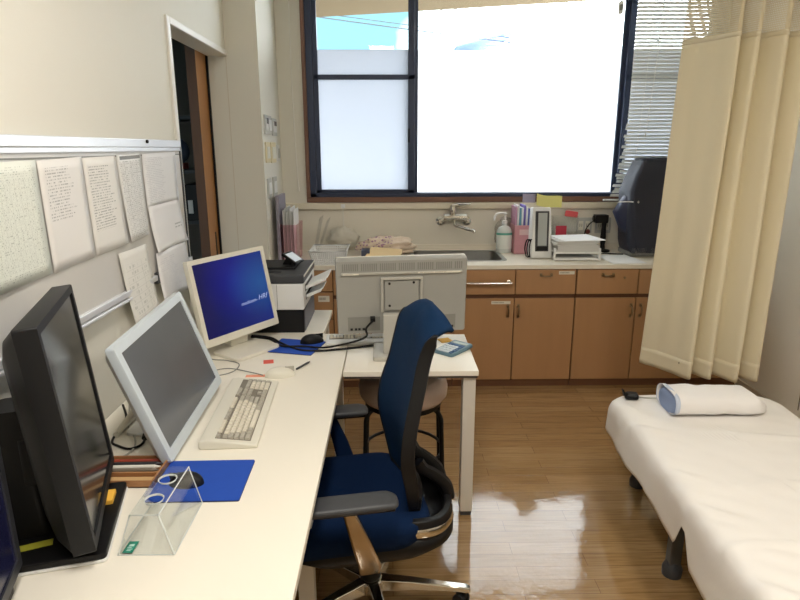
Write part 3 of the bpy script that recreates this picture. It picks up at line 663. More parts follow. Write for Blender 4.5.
# wall outlets, clear box with red label
cw = thing('clear_case', 'clear plastic case with a red label against the splashback', 'case', (1.31, 4.5, CT))
sub(cw, 'case', openbox(1.21, 1.40, 4.47, 4.55, CT, 1.125, .003), CLEARP)
sub(cw, 'label', MB().box(1.235, 1.315, 4.467, 4.47, .985, 1.055), mat('crimson_label', (196, 56, 76), .5))
one('red_tag', MB().prism(rrect(.048, .022, .01), 0, .012, xf=M.Translation((1.355, 4.51, 1.138)) @ M.Rotation(R(90), 4, 'X') @ M.Rotation(R(-8), 4, 'Z')), mat('coral_red_plastic', (224, 92, 96), .5), 'coral red plastic tag lying over the clear case', 'tag', bevel=.002)
def outlet(x, lb):
    t = thing('power_outlet', lb, 'outlet', (x, BY - .012, 1.045), 0, 'outlets on the splashback')
    sub(t, 'plate', MB().box(x - .06, x + .06, BY - .021, BY - .012, .985, 1.105), GREYSW, bevel=.004)
    for s_ in (-.026, .026): sub(t, 'socket', MB().box(x + s_ - .018, x + s_ + .018, BY - .0235, BY - .02, 1.01, 1.08), IVORY, bevel=.002)
    for s_ in (-.026, .026): sub(t, 'slots', MB().box(x + s_ - .009, x + s_ - .006, BY - .0245, BY - .0225, 1.035, 1.06).box(x + s_ + .006, x + s_ + .009, BY - .0245, BY - .0225, 1.035, 1.06), BLACK2)
outlet(1.475, 'white power outlet on the splashback beside the clear case'); outlet(1.62, 'white power outlet on the splashback behind the black hand instrument')
one('red_plug', MB().lathe([(.018, 0), (.02, .01), (.015, .02)], (0, 0, 0), 12, xf=wx(1.50, BY - .026, 1.0)), mat('maroon_plug', (120, 60, 56), .5), 'small maroon plug in the outlet beside the clear case', 'plug', smooth=True)
sc = thing('hand_instrument', 'black hand instrument on an upright stand left of the covered machine', 'instrument', (1.585, 4.44, CT))
sub(sc, 'stand', MB().lathe([(.055, 0), (.055, .012), (.02, .02), (.016, .05), (.022, .09), (.016, .18), (.02, .24)], (1.585, 4.44, CT), 16).box(1.485, 1.555, 4.39, 4.46, CT, CT + .03), BLACK, smooth=True)
sub(sc, 'head', MB().box(1.51, 1.605, 4.405, 4.475, 1.08, 1.14).rod((1.51, 4.44, 1.11), (1.50, 4.44, 1.11), .025, n=14), BLACK, bevel=.008)
sub(sc, 'cable', MB().tube([(1.51, 4.45, 1.095), (1.48, 4.47, 1.06), (1.462, 4.49, 1.0), (1.475, 4.48, .93), (1.52, 4.36, .872), (1.58, 4.31, .871), (1.64, 4.29, .871), (1.685, 4.28, .871)], .0045, 6), BLACK, smooth=True)
# covered machine
cm = thing('covered_machine', 'bench machine under a dark navy dust cover beside the blind', 'machine', (1.86, 4.33, CT))
def sec(z, x0, x1, y0, y1, r, wob, ph):
    o2 = rrect((x1 - x0) / 2, (y1 - y0) / 2, r, 8, (x0 + x1) / 2, (y0 + y1) / 2)
    return [(x + wob * sin(i * .9 + ph), y + wob * cos(i * 1.3 + ph), z + (wob * 1.2 * sin(i * 1.1 + ph) if wob > .006 else 0)) for i, (x, y) in enumerate(o2)]
cv = MB().loft([sec(.905, 1.70, 2.06, 4.17, 4.45, .05, .012, 0), sec(.96, 1.685, 2.065, 4.165, 4.455, .05, .005, .4), sec(1.1, 1.675, 2.06, 4.17, 4.455, .045, .003, 1), sec(1.32, 1.668, 2.05, 4.19, 4.45, .035, .003, 2), sec(1.42, 1.70, 2.04, 4.215, 4.44, .03, .002, 2), sec(1.52, 1.742, 2.03, 4.235, 4.43, .03, .002, 3), sec(1.546, 1.758, 2.01, 4.26, 4.42, .03, 0, 3), sec(1.552, 1.79, 1.97, 4.30, 4.40, .03, 0, 3)])
sub(cm, 'cover', cv, NAVYC, smooth=True, angle=60)
lb = MB().loft([[(1.69 + dx, 4.30 + dy, z_) for dx, dy in ((0, -.06), (w_ * .8, -.035), (w_, .02), (0, .07))] for z_, w_ in ((1.03, -.03), (1.10, -.06), (1.175, -.095), (1.22, -.07), (1.30, -.02))])
sub(cm, 'cover_lobe', lb, mat('navy_cover_gloss', (44, 50, 78), .35, bump=.2, bscale=14), smooth=True, angle=80)
sub(cm, 'base', MB().box(1.70, 2.06, 4.20, 4.44, CT, .90), GREYD, bevel=.01)
sub(cm, 'film_skirt', MB().grid(lambda u, v: V((1.69 + .36 * u, 4.155 + .012 * sin(u * 22), .885 + .05 * v + .008 * sin(u * 30) * (1 - v))), 40, 2), CLEARP)
sub(cm, 'drawstring_toggle', MB().lathe([(.004, 0), (.009, .008), (.004, .016)], (1.72, 4.185, 1.245), 10).tube([(1.60, 4.23, 1.25), (1.66, 4.20, 1.255), (1.72, 4.185, 1.25)], .004, 6), WHITEP, smooth=True)

# ------------------------------------------------------------------ whiteboard and its sheets
wb = thing('whiteboard', 'wall whiteboard with aluminium rails, hung with printed sheets above the desk', 'whiteboard', (LX, 2.0, 1.08))
sub(wb, 'board', MB().box(LX, LX + .016, .70, 2.915, 1.10, 1.63), BOARD)
tr = MB().box(LX, LX + .024, .69, 2.912, 1.625, 1.657).box(LX + .014, LX + .022, .69, 2.912, 1.608, 1.625)
sub(wb, 'top_rail', tr, ALUB, bevel=.003)
br = MB().box(LX, LX + .03, .69, 2.925, 1.085, 1.108).box(LX, LX + .036, 1.0, 2.2, 1.07, 1.082)
sub(wb, 'bottom_rail', br, ALUB, bevel=.003)
sub(wb, 'side_frame', MB().box(LX, LX + .022, 2.905, 2.918, 1.085, 1.64), DGREY, bevel=.002)
sub(wb, 'rail_clip', MB().box(LX, LX + .032, 2.47, 2.50, 1.07, 1.115), DGREY, bevel=.002)
sub(wb, 'seam_line', MB().box(LX + .016, LX + .0175, .70, 2.90, 1.592, 1.597), GREYD)
one('magnet', MB().lathe([(.007, 0), (.007, .006), (.005, .008)], (0, 0, 0), 14, xf=M.Translation((LX + .024, 2.51, 1.648)) @ M.Rotation(R(90), 4, 'Y')), BLACK, 'small black magnet on the top rail of the whiteboard', 'magnet', smooth=True)
def sheet(label, q, m, curl=.006, off=.0, group='printed sheets on the whiteboard'):
    """q: four (y, z) corners TL, TR, BR, BL on the board"""
    def f(u, v):
        a = V(q[3]).lerp(V(q[2]), u); b = V(q[0]).lerp(V(q[1]), u); p = a.lerp(b, v)
        return V((LX + .0195 + off + curl * (1 - v) ** 2 * (.6 + .4 * sin(3 * u + q[0][0] * 9)) + .0015 * sin(u * 6 + q[0][0] * 5), p.x, p.y))
    m_ = MB().grid(f, 8, 10)
    return one('printed_sheet', m_, m, label, 'paper', group, smooth=True, solid=.0006)
INK = (92, 94, 98)
sheet('large pale green table sheet, leftmost on the whiteboard', [(1.44, 1.585), (1.720, 1.591), (1.722, 1.271), (1.44, 1.266)], mat_text('sheet_table', (231, 235, 226), (116, 122, 112), 52, 13, 60, .56, (.03, .95), (.04, .96), box=(.03, .93, .10, .86), seed=1))
sheet('mostly blank sheet with a few typed lines, right of the pale green table', [(1.728, 1.588), (1.978, 1.596), (1.981, 1.273), (1.730, 1.268)], mat_text('sheet_few', (236, 234, 232), INK, 36, 0, 46, .5, (.14, .86), (.44, .93), seed=2))
sheet('sheet of dense typed lines, third from the left on the whiteboard', [(1.985, 1.592), (2.222, 1.596), (2.240, 1.279), (2.000, 1.272)], mat_text('sheet_dense', (236, 234, 230), (70, 72, 76), 36, 0, 44, .47, (.12, .92), (.24, .92), seed=9))
sheet('tabulated sheet with a dark heading bar, fourth from the left on the whiteboard', [(2.236, 1.597), (2.452, 1.602), (2.450, 1.284), (2.257, 1.280)], mat_text('sheet_bar', (232, 233, 232), (84, 86, 90), 44, 4, 44, .52, (.07, .93), (.03, .93), True, 14, box=(.07, .93, .03, .93)), .012)
sheet('pale sheet in the top right corner of the whiteboard', [(2.462, 1.600), (2.843, 1.606), (2.827, 1.390), (2.455, 1.388)], mat_text('sheet_pale', (234, 235, 238), (196, 198, 204), 30, 0, 26, .44, (.06, .7), (.05, .93), seed=17), .008)
sheet('middle sheet of the right column, with a two-line note near its edge', [(2.461, 1.391), (2.827, 1.394), (2.853, 1.199), (2.480, 1.196)], mat_text('sheet_note', (238, 238, 241), (120, 122, 128), 14, 0, 20, .4, (.72, .93), (.36, .52), seed=21), .030, .004)
sheet('lowest sheet of the right column, hanging beside the blue-screened monitor', [(2.479, 1.197), (2.838, 1.200), (2.882, .976), (2.481, .990)], mat_text('sheet_low', (239, 239, 243), (206, 208, 216), 26, 0, 24, .47, (.08, .7), (.08, .85), seed=27), .034, .010)
sheet('long sheet with a faint drawn chart hanging below the board edge', [(2.150, 1.253), (2.399, 1.252), (2.448, .985), (2.196, .965)], mat_text('sheet_chart', (236, 235, 230), (180, 182, 176), 11, 3, 16, .56, (.1, .9), (.06, .82), box=(.12, .86, .06, .82), seed=33), .020, .006)

# ------------------------------------------------------------------ desk, return table, printer table
T = .705
def slab(t, x0, x1, y0, y1):
    sub(t, 'tabletop', MB().box(x0, x1, y0, y1, T - .024, T), [DESKW], bevel=.0025)
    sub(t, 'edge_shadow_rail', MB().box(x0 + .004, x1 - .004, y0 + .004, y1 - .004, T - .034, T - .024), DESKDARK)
dk = thing('desk', 'long white-topped desk along the whiteboard wall', 'desk', (-.6, 1.6, 0))
slab(dk, -1.0, -.21, .35, 2.925)
for x in (-.98, -.30):
    for y in (.40, 1.62, 2.85): sub(dk, 'leg', MB().box(x, x + .05, y, y + .05, 0, T - .034), LEGG, bevel=.003)
sub(dk, 'modesty_panel', MB().box(-.985, -.965, .45, 2.9, .2, T - .034), LEGG)
tb = thing('side_table', 'small white-topped side table carrying the monitor seen from behind', 'table', (.08, 2.65, 0))
slab(tb, -.206, .369, 2.385, 2.905)
for x, y in ((.305, 2.40), (.03, 2.84)):
    l = sub(tb, 'leg', MB().box(x, x + .055, y, y + .06, .02, T - .034), LEGG, bevel=.003)
    sub(l, 'foot_pad', MB().box(x + .004, x + .051, y + .003, y + .057, 0, .02), DGREY)
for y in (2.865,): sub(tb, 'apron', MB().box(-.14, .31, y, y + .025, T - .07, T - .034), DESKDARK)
pt = thing('printer_table', 'narrower white table under the printer at the end of the desk', 'table', (-.67, 3.17, 0))
slab(pt, -1.0, -.345, 2.93, 3.39)
for x, y in ((-.99, 2.95), (-.99, 3.33), (-.41, 2.95), (-.41, 3.33)): sub(pt, 'leg', MB().box(x, x + .045, y, y + .045, 0, T - .034), LEGG, bevel=.003)

# ------------------------------------------------------------------ monitors
def panel_xf(c, yaw, tilt, roll):
    n = V((cos(yaw), sin(yaw), 0)); l = V((-sin(yaw), cos(yaw), 0)); z = V((0, 0, 1))
    u = cos(tilt) * z - sin(tilt) * n; nn = cos(tilt) * n + sin(tilt) * z
    l2 = cos(roll) * l + sin(roll) * u; u2_ = -sin(roll) * l + cos(roll) * u
    m = M((nn, l2, u2_)).transposed().to_4x4(); m.translation = V(c); return m
def frame(w, h, b, d, xf, bb=None, r=.006):
    """bezel ring standing d proud of the screen, face at x = 0"""
    bb = bb or b; m = MB()
    o_ = rrect(w / 2, h / 2, r, 3, 0, h / 2); i_ = [(max(-w / 2 + b, min(w / 2 - b, x)), max(bb, min(h - b, z))) for x, z in rrect(w / 2 - b, (h - b - bb) / 2, .001, 3, 0, (h - b + bb) / 2)]
    P = lambda pts, x: [(x, y, z) for y, z in pts]
    m.loft([P(o_, -d), P(o_, -.003), P([(x * .996, h / 2 + (z - h / 2) * .995) for x, z in o_], 0), P(i_, 0), P(i_, -.006)], caps=False, xf=xf); return m
def screen(w, h, b, bb, xf): return MB().grid(lambda u, v: V((-.004, -w / 2 + b + (w - 2 * b) * u, bb + (h - b - bb) * v)), 1, 1, xf=xf)
def backshell(w, h, d0, d1, inset, xf, r=.02):
    P = lambda a, x, k=r: [(x, y, z) for y, z in rrect(w / 2 - a, h / 2 - a, k, 4, 0, h / 2)]
    return MB().loft([P(.001, -.0045), P(0, -d0), P(inset * .4, -d0 - (d1 - d0) * .6), P(inset, -d1)], xf=xf)

# black portrait monitor
c1 = V((-.736, 1.384, .745)); x1 = panel_xf(c1, R(19.5), R(5.4), R(-.9)); w, h = .456, .529
m1 = thing('monitor', 'large black portrait monitor at the left end of the desk with a greyed screen', 'monitor', (-.80, 1.34, T))
sub(m1, 'bezel', frame(w, h, .020, .046, x1, .024), BLACK2, smooth=True, angle=30)
sub(m1, 'screen', screen(w, h, .020, .024, x1), SCRDARK)
sub(m1, 'back_cover', backshell(w, h, .046, .095, .07, x1), BLACK, smooth=True, angle=30)
yx = M.Translation((-.852, 1.315, 0)) @ M.Rotation(R(19.5), 4, 'Z')
bp = MB().prism(rrect(.123, .162, .012), T, T + .008, m=1, xf=M.Translation((-.811, 1.315, 0)) @ M.Rotation(R(15), 4, 'Z')).prism(rrect(.121, .160, .012), T + .008, T + .024, xf=M.Translation((-.811, 1.315, 0)) @ M.Rotation(R(15), 4, 'Z'))
sub(m1, 'base', bp, [BLACK, WHITEP], bevel=.003)
sub(m1, 'column', MB().loft([[(x, y, z) for x, y in rrect(a, b_, .02)] for z, a, b_ in ((T + .024, .055, .062), (.84, .048, .058), (1.03, .043, .055), (1.045, .036, .048))], xf=yx @ M.Translation((-.035, 0, 0))), BLACK, smooth=True, angle=35)
sub(m1, 'arm', MB().box(-.02, .05, -.06, .06, .86, .98, xf=yx), BLACK, bevel=.006)
sub(m1, 'badge', MB().prism(rrect(.004, .012, .003), 0, .002, xf=x1 @ M.Translation((-.07, -w / 2 + .03, .10)) @ M.Rotation(R(90), 4, 'X')), CHROME)
sub(m1, 'label', MB().box(-.036, .036, -.012, .012, 0, .0015, xf=M.Translation((-.827, 1.219, T + .0245)) @ M.Rotation(R(24), 4, 'Z')), LIME)
# nearest black monitor, only its far edge in frame
c0 = V((-.757, .99, .745)); x0_ = panel_xf(c0, R(18), R(.5), 0)
m0 = thing('monitor', 'black-framed monitor with a dim navy screen, cut off by the left edge', 'monitor', (-.84, .98, T))
sub(m0, 'bezel', frame(.31, .40, .022, .03, x0_, .026), mat('charcoal_bezel', (44, 46, 52), .45), smooth=True, angle=30)
sub(m0, 'screen', screen(.31, .40, .022, .026, x0_), SCRNAVY)
sub(m0, 'back_cover', backshell(.31, .40, .03, .055, .04, x0_), BLACK, smooth=True, angle=30)
sub(m0, 'base', MB().prism(rrect(.09, .13, .03), T, T + .015, xf=M.Translation((-.86, .97, 0)) @ M.Rotation(R(17), 4, 'Z')), BLACK, bevel=.003)
sub(m0, 'neck', MB().box(-.90, -.86, .93, 1.0, T + .015, .95), BLACK, bevel=.006)
# white tilted monitor
c2 = V((-.657, 1.908, .728)); x2 = panel_xf(c2, R(0), R(18.6), R(2.6)); w, h = .586, .389
m2 = thing('monitor', 'white-framed monitor with a grey screen tilted far back, behind the keyboard', 'monitor', (-.76, 1.92, T))
sub(m2, 'bezel', frame(w, h, .030, .026, x2, .034, .012), BLUEWHITE, smooth=True, angle=30)
sub(m2, 'screen', screen(w, h, .030, .034, x2), SCRGREY)
sub(m2, 'back_cover', backshell(w, h, .026, .06, .05, x2), WHITEP, smooth=True, angle=30)
sub(m2, 'stand_leg', MB().rod(x2 @ V((-.06, -.12, .18)), (-.90, 1.82, T + .012), .010).rod(x2 @ V((-.06, .12, .18)), (-.90, 2.02, T + .012), .010).rod((-.90, 1.80, T + .010), (-.90, 2.04, T + .010), .010), IVORY, smooth=True)
sub(m2, 'foot', MB().prism(rrect(.08, .12, .03), T, T + .012, xf=M.Translation((-.80, 1.93, 0))).box(-.79, -.75, 1.90, 1.96, T + .01, .80), WHITEP, bevel=.003)
# blue-screened monitor
c3 = V((-.687, 2.698, .77)); x3 = panel_xf(c3, R(-37.3), R(10.4), R(2.2)); w, h = .431, .392
m3 = thing('monitor', 'ivory-framed square monitor showing a blue start screen with white lettering', 'monitor', (-.69, 2.66, T))
sub(m3, 'bezel', frame(w, h, .021, .030, x3, .034), IVORY, smooth=True, angle=30)
s3_ = sub(m3, 'screen', screen(w, h, .021, .034, x3), mat_screen_blue())
def text(parent, name, body, size, m, xf, sh=0.0, al='LEFT'):
    cu = bpy.data.curves.new(name, 'FONT'); cu.body = body; cu.size = size; cu.extrude = .0003; cu.shear = sh; cu.align_x = al; cu.materials.append(m)
    tmp = bpy.data.objects.new('tmp_text', cu); me = bpy.data.meshes.new_from_object(tmp); bpy.data.objects.remove(tmp)
    o = bpy.data.objects.new(name, me); COL.objects.link(o); o.parent = parent
    o.matrix_local = (ROOT[parent.name].inverted() if parent.name in ROOT else M()) @ xf; return o
LET = mat_emit('pale_lettering', (168, 180, 222), .8)
tx = x3 @ M.Translation((-.0035, .020, .137)) @ M((( 0, 0, 1, 0), (1, 0, 0, 0), (0, 1, 0, 0), (0, 0, 0, 1))) @ M.Rotation(R(2), 4, 'Z')
text(s3_, 'lettering', 'medicom-', .024, LET, tx, .25)
text(s3_, 'lettering', 'HRf', .034, LET, tx @ M.Translation((.104, .001, 0)), .35)
sub(m3, 'back_cover', backshell(w, h, .030, .06, .05, x3), IVORY, smooth=True, angle=30)
sub(m3, 'base', MB().prism(rrect(.095, .13, .03), T, T + .016, xf=M.Translation((-.675, 2.665, 0)) @ M.Rotation(R(-37), 4, 'Z')), mat('warm_white_base', (224, 220, 208), .45), bevel=.004)
sub(m3, 'neck', MB().box(-.03, .02, -.05, .05, T + .016, .90, xf=M.Translation((-.735, 2.735, 0)) @ M.Rotation(R(-37), 4, 'Z')), IVORY, bevel=.004)
# grey monitor seen from behind: x4 faces the camera (its back)
c4 = V((.048, 2.631, .799)); x4 = panel_xf(c4, R(-86), R(-7.6), R(.7)); w, h = .584, .353
m4 = thing('monitor', 'wide grey monitor seen from behind on the small side table', 'monitor', (.0, 2.61, T))
B = lambda a, b_, c_, d, e, f: MB().box(a, b_, c_, d, e, f, xf=x4)
sub(m4, 'back_cover', MB().loft([[(x, y, z) for y, z in rrect(w / 2 - a, h / 2 - a, .008, 3, 0, h / 2)] for x, a in ((-.05, 0), (-.012, 0), (0, .004))], xf=x4), GREYB, smooth=True, angle=30)
sub(m4, 'bezel', MB().loft([[(x, y, z) for y, z in rrect(w / 2, h / 2, .008, 3, 0, h / 2)] for x in (-.062, -.05)], xf=x4), IVORY)
sub(m4, 'screen', MB().grid(lambda u, v: V((-.0625, -w / 2 + .018 + (w - .036) * u, .018 + (h - .036) * v)), 1, 1, xf=x4), SCRDARK)
vn = MB()
for k in range(58):
    y = -.262 + k * .0092
    if k % 9 != 8: vn.box(0, .0012, y, y + .0052, .305, .338, xf=x4)
sub(m4, 'vent_slots', vn, GREYD)
sub(m4, 'ridge', MB().box(0, .009, -.268, .268, .288, .298, xf=x4), GREYP, bevel=.002)
for a, b_ in ((-.26, -.19), (.07, .26)): sub(m4, 'printed_strip', MB().grid(lambda u, v: V((.0095, a + (b_ - a) * u, .289 + .007 * v)), 1, 1, xf=x4), TAG)
sub(m4, 'mount_frame', MB().box(0, .014, -.095, .093, .262, .274, xf=x4).box(0, .014, -.095, -.083, .11, .262, xf=x4).box(0, .014, .081, .093, .11, .262, xf=x4), GREYP, bevel=.003)
mp = sub(m4, 'mount_plate', MB().box(0, .008, -.078, .076, .115, .258, xf=x4), GREYB, bevel=.003)
for y, z in ((-.056, .245), (.052, .248), (-.056, .14), (.052, .14)): sub(mp, 'screw', MB().rod(x4 @ V((.007, y, z)), x4 @ V((.011, y, z)), .0055), BLACK)
for a in (-.245, .10): sub(m4, 'port_recess', MB().box(0, .0015, a, a + .145, .018, .085, xf=x4), GREYD)
pp = MB()
for y in (-.235, -.215, -.2, -.18, .13, .17, .21, .225): pp.box(.001, .004, y, y + .011, .022, .032, xf=x4)
sub(m4, 'ports', pp, BLACK2)
sub(m4, 'neck', MB().box(-.037, .053, 2.555, 2.60, T + .018, .905), GREYP, bevel=.005)
sub(m4, 'base', MB().prism(rrect(.115, .105, .012), T, T + .02, xf=M.Translation((.032, 2.61, 0))), GREYP, bevel=.004)
sub(m4, 'power_plug', MB().box(.002, .03, -.145, -.122, .072, .09, xf=x4), BLACK, bevel=.003)
q0 = x4 @ V((.03, -.134, .078))
one('power_cable', MB().tube([q0, (-.112, 2.55, .845), (-.11, 2.55, .812), (-.145, 2.57, .785), (-.226, 2.62, .748), (-.32, 2.66, .72), (-.42, 2.69, .7185), (-.515, 2.70, .716), (-.60, 2.825, .711), (-.70, 2.86, .711)], .0048, 8), BLACK, 'black power cable drooping from the grey monitor back across the desk', 'cable', smooth=True)
one('video_cable', MB().tube([(-.03, 2.735, .712), (-.12, 2.70, .7115), (-.241, 2.662, .7115), (-.34, 2.64, .712), (-.428, 2.655, .712), (-.53, 2.755, .712), (-.60, 2.845, .7115), (-.70, 2.88, .7115)], .0055, 8), BLACK2, 'second black cable lying on the desk in front of the far mouse pad', 'cable', smooth=True)

# ------------------------------------------------------------------ keyboards, mice, pads and small desk things
def keyboard(name, label, A, Bv, wid, dep, hgt, base_m, key_ms, group=None):
    """A: near-left corner seen by its typist; Bv: direction along its long side"""
    ang = math.atan2(Bv[1], Bv[0]); xf = M.Translation((A[0], A[1], T)) @ M.Rotation(ang, 4, 'Z')
    t = thing(name, label, 'keyboard', (A[0], A[1], T), 0, group)
    prof = [(0, .0), (0, .012), (.02, .015), (dep - .025, hgt), (dep, hgt - .004), (dep, .006), (dep - .01, 0)]
    k = MB().loft([[(0, y, z) for y, z in prof], [(wid, y, z) for y, z in prof]], xf=xf)
    sub(t, 'case', k, base_m, bevel=.004, smooth=True, angle=30)
    zt = lambda y: .015 + (hgt - .015) * (y - .02) / (dep - .045)
    def key(m, x, y, w_, d_, mi):
        g = .0010; z0 = zt(y + d_ / 2); hh = .007
        r0 = [(x + g, y + g, z0), (x + w_ - g, y + g, z0), (x + w_ - g, y + d_ - g, z0 + .001), (x + g, y + d_ - g, z0 + .001)]
        g2 = g + .0018
        r1 = [(x + g2, y + g2, z0 + hh), (x + w_ - g2, y + g2, z0 + hh), (x + w_ - g2, y + d_ - g2 + .001, z0 + hh + .001), (x + g2, y + d_ - g2 + .001, z0 + hh + .001)]
        m.loft([r0, r1], mi, xf=xf)
    km = MB(); x0 = .022 * wid / .5; kw = (wid - 2 * x0) / 22.6; kd = (dep - .075) / 6.2; y0 = .026
    rows = [[(1.5, 1), (1, 1), (1.2, 1), (6.3, 0), (1.2, 1), (1, 1), (1.4, 1), (1.4, 1)], [(2.2, 1)] + [(1, 0)] * 10 + [(2.8, 1)], [(1.8, 1)] + [(1, 0)] * 11 + [(2.2, 1)], [(1.5, 1)] + [(1, 0)] * 12 + [(1.5, 1)], [(1, 1)] + [(1, 0)] * 12 + [(2, 1)]]
    for r_, row in enumerate(rows):
        x = x0
        for wk, mi in row: key(km, x, y0 + r_ * kd, wk * kw, kd, mi); x += wk * kw
    x = x0; y = y0 + 5.35 * kd
    for i, wk in enumerate([1] + [1] * 12):
        key(km, x + (0 if i == 0 else (.6 + .35 * ((i - 1) // 4)) * kw), y, kw, kd * .85, 1 if i == 0 or 4 < i < 9 else 0); x += wk * kw
    nx = x0 + 15.4 * kw
    for r_ in (3, 4):
        for k_ in range(3): key(km, nx + k_ * kw, y0 + r_ * kd, kw, kd, 1)
    for k_ in range(3): key(km, nx + k_ * kw, y0, kw, kd, 1); key(km, nx + k_ * kw, y, kw, kd * .85, 1)
    key(km, nx + kw, y0 + kd, kw, kd, 1)
    nx = x0 + 18.6 * kw
    for r_ in range(5):
        for k_ in range(4): key(km, nx + k_ * kw, y0 + r_ * kd, kw, kd, 1 if r_ == 4 or k_ == 3 else 0)
    x9 = x0 + 22.6 * kw; wl = MB().loft([[(x0 - .002, y0 - .002, zt(y0) + .0012), (x9 + .002, y0 - .002, zt(y0) + .0012), (x9 + .002, y0 + 6.25 * kd, zt(y0 + 6.25 * kd) + .0012), (x0 - .002, y0 + 6.25 * kd, zt(y0 + 6.25 * kd) + .0012)], [(x0 - .002, y0 - .002, zt(y0) - .002), (x9 + .002, y0 - .002, zt(y0) - .002), (x9 + .002, y0 + 6.25 * kd, zt(y0 + 6.25 * kd) - .002), (x0 - .002, y0 + 6.25 * kd, zt(y0 + 6.25 * kd) - .002)]], xf=xf)
    sub(t, 'key_well', wl, mat('key_well_taupe', (128, 122, 110), .6))
    sub(t, 'keys', km, key_ms)
    return t
keyboard('keyboard', 'large ivory keyboard with grey keys in front of the tilted white monitor', (-.424, 1.722), (-.03, .535), .54, .182, .032, IVORY, [KEYW, KEYG])
keyboard('keyboard', 'white keyboard half hidden under the grey monitor seen from behind', (.075, 2.895), (-.42, -.03), .40, .15, .022, WHITEP, [WHITEP, KEYW])
def mouse(label, p, ang, l, w_, h_, ms, cable=None):
    t = thing('computer_mouse', label, 'mouse', (p[0], p[1], p[2]), 0)
    xf = M.Translation(p) @ M.Rotation(ang, 4, 'Z'); m = MB(); rings = []
    for j in range(9):
        f = j / 8; k = max(1 - f ** 2.4, .0004) ** .5
        rings.append([(l / 2 * k * cos(a) * (1 - .1 * f) - .006 * f * l / .1, w_ / 2 * k * sin(a) * (1 - .12 * abs(cos(a)) ** 3), h_ * f) for a in [2 * pi * i / 28 for i in range(28)]])
    m.loft(rings, xf=xf); sub(t, 'body', m, ms[0], smooth=True, angle=60)
    sub(t, 'wheel', MB().rod((l * .20, -.004, h_ * .82), (l * .20, .004, h_ * .82), .005, n=14, xf=xf), ms[1], smooth=True)
    sub(t, 'button_seam', MB().box(l * .08, l * .47, -.0006, .0006, h_ * .35, h_ * .93, xf=xf), ms[1])
    if cable: sub(t, 'cable', MB().tube(cable, .0022, 6), ms[0], smooth=True)
    return t
mouse('white computer mouse on the bare desk just beyond the ivory keyboard', (-.463, 2.345, T + .0005), R(15), .125, .066, .04, (IVORY, KEYG))
one('mouse_pad', MB().prism(rrect(.125, .108, .006), 0, .003, 1, xf=M.Translation((-.537, 1.535, T)) @ M.Rotation(R(1), 4, 'Z')).prism(rrect(.1245, .1075, .006), .003, .0045, 0, xf=M.Translation((-.537, 1.535, T)) @ M.Rotation(R(1), 4, 'Z')), [PADB, PADE], 'bright blue mouse pad behind the clear acrylic stand', 'mouse pad')
PADT = mat_text('pad_print', (170, 190, 226), (24, 74, 176), 1, 0, 20, .5, (0, 1), (0, 1), seed=4)
mouse('black computer mouse on the nearer blue mouse pad beside the acrylic stand', (-.578, 1.515, T + .0045), R(176), .10, .06, .034, (BLACK2, DGREY))
fp = M.Translation((-.455, 2.715, T)) @ M.Rotation(R(-14), 4, 'Z')
one('mouse_pad', MB().prism(rrect(.115, .10, .006), 0, .003, 1, xf=fp).prism(rrect(.1145, .0995, .006), .003, .0045, 0, xf=fp), [PADB, PADE], 'blue mouse pad in front of the printer, crossed by black cables', 'mouse pad')
mouse('black computer mouse on the far blue mouse pad in front of the printer', (-.385, 2.775, T + .0045), R(25), .118, .066, .042, (BLACK, BLACK2))
one('red_sticker', MB().box(-.022, .022, -.024, .024, 0, .0008, xf=M.Translation((-.545, 2.515, T)) @ M.Rotation(R(12), 4, 'Z')), REDP, 'small red square sticker on the desk in front of the blue-screened monitor', 'sticker')
one('salmon_strip', MB().box(-.05, .05, -.013, .013, 0, .0008, xf=M.Translation((-.555, 2.345, T)) @ M.Rotation(R(3), 4, 'Z')), SALMON, 'salmon paper strip beside the white mouse', 'paper strip')
one('grey_pen', MB().rod((-.405, 2.41, T + .005), (-.365, 2.49, T + .005), .0045).rod((-.365, 2.49, T + .005), (-.361, 2.498, T + .005), .0025), DGREY, 'short grey pen lying beside the white mouse', 'pen', smooth=True)
# acrylic stand: bent sheet, base, two slanted sides and a pierced top
ac = thing('acrylic_stand', 'clear bent acrylic stand with two round holes and a green sticker', 'stand', (-.57, 1.32, T))
AX0, AX1, AY0, AY1 = -.638, -.506, 1.213, 1.425; TX0, TX1, TZ = -.600, -.533, T + .108; th = .004
a_ = MB()
a_.box(AX0, AX1, AY0, AY1, T + .0005, T + .0035)
a_.loft([[(AX0, AY0, T + .003), (AX0 + th, AY0, T + .003), (AX0 + th, AY1, T + .003), (AX0, AY1, T + .003)], [(TX0, AY0, TZ), (TX0 + th, AY0, TZ), (TX0 + th, AY1, TZ), (TX0, AY1, TZ)]])
a_.loft([[(AX1 - th, AY0, T + .003), (AX1, AY0, T + .003), (AX1, AY1, T + .003), (AX1 - th, AY1, T + .003)], [(TX1 - th, AY0, TZ), (TX1, AY0, TZ), (TX1, AY1, TZ), (TX1 - th, AY1, TZ)]])
sub(ac, 'sheet_sides', a_, ACRYL)
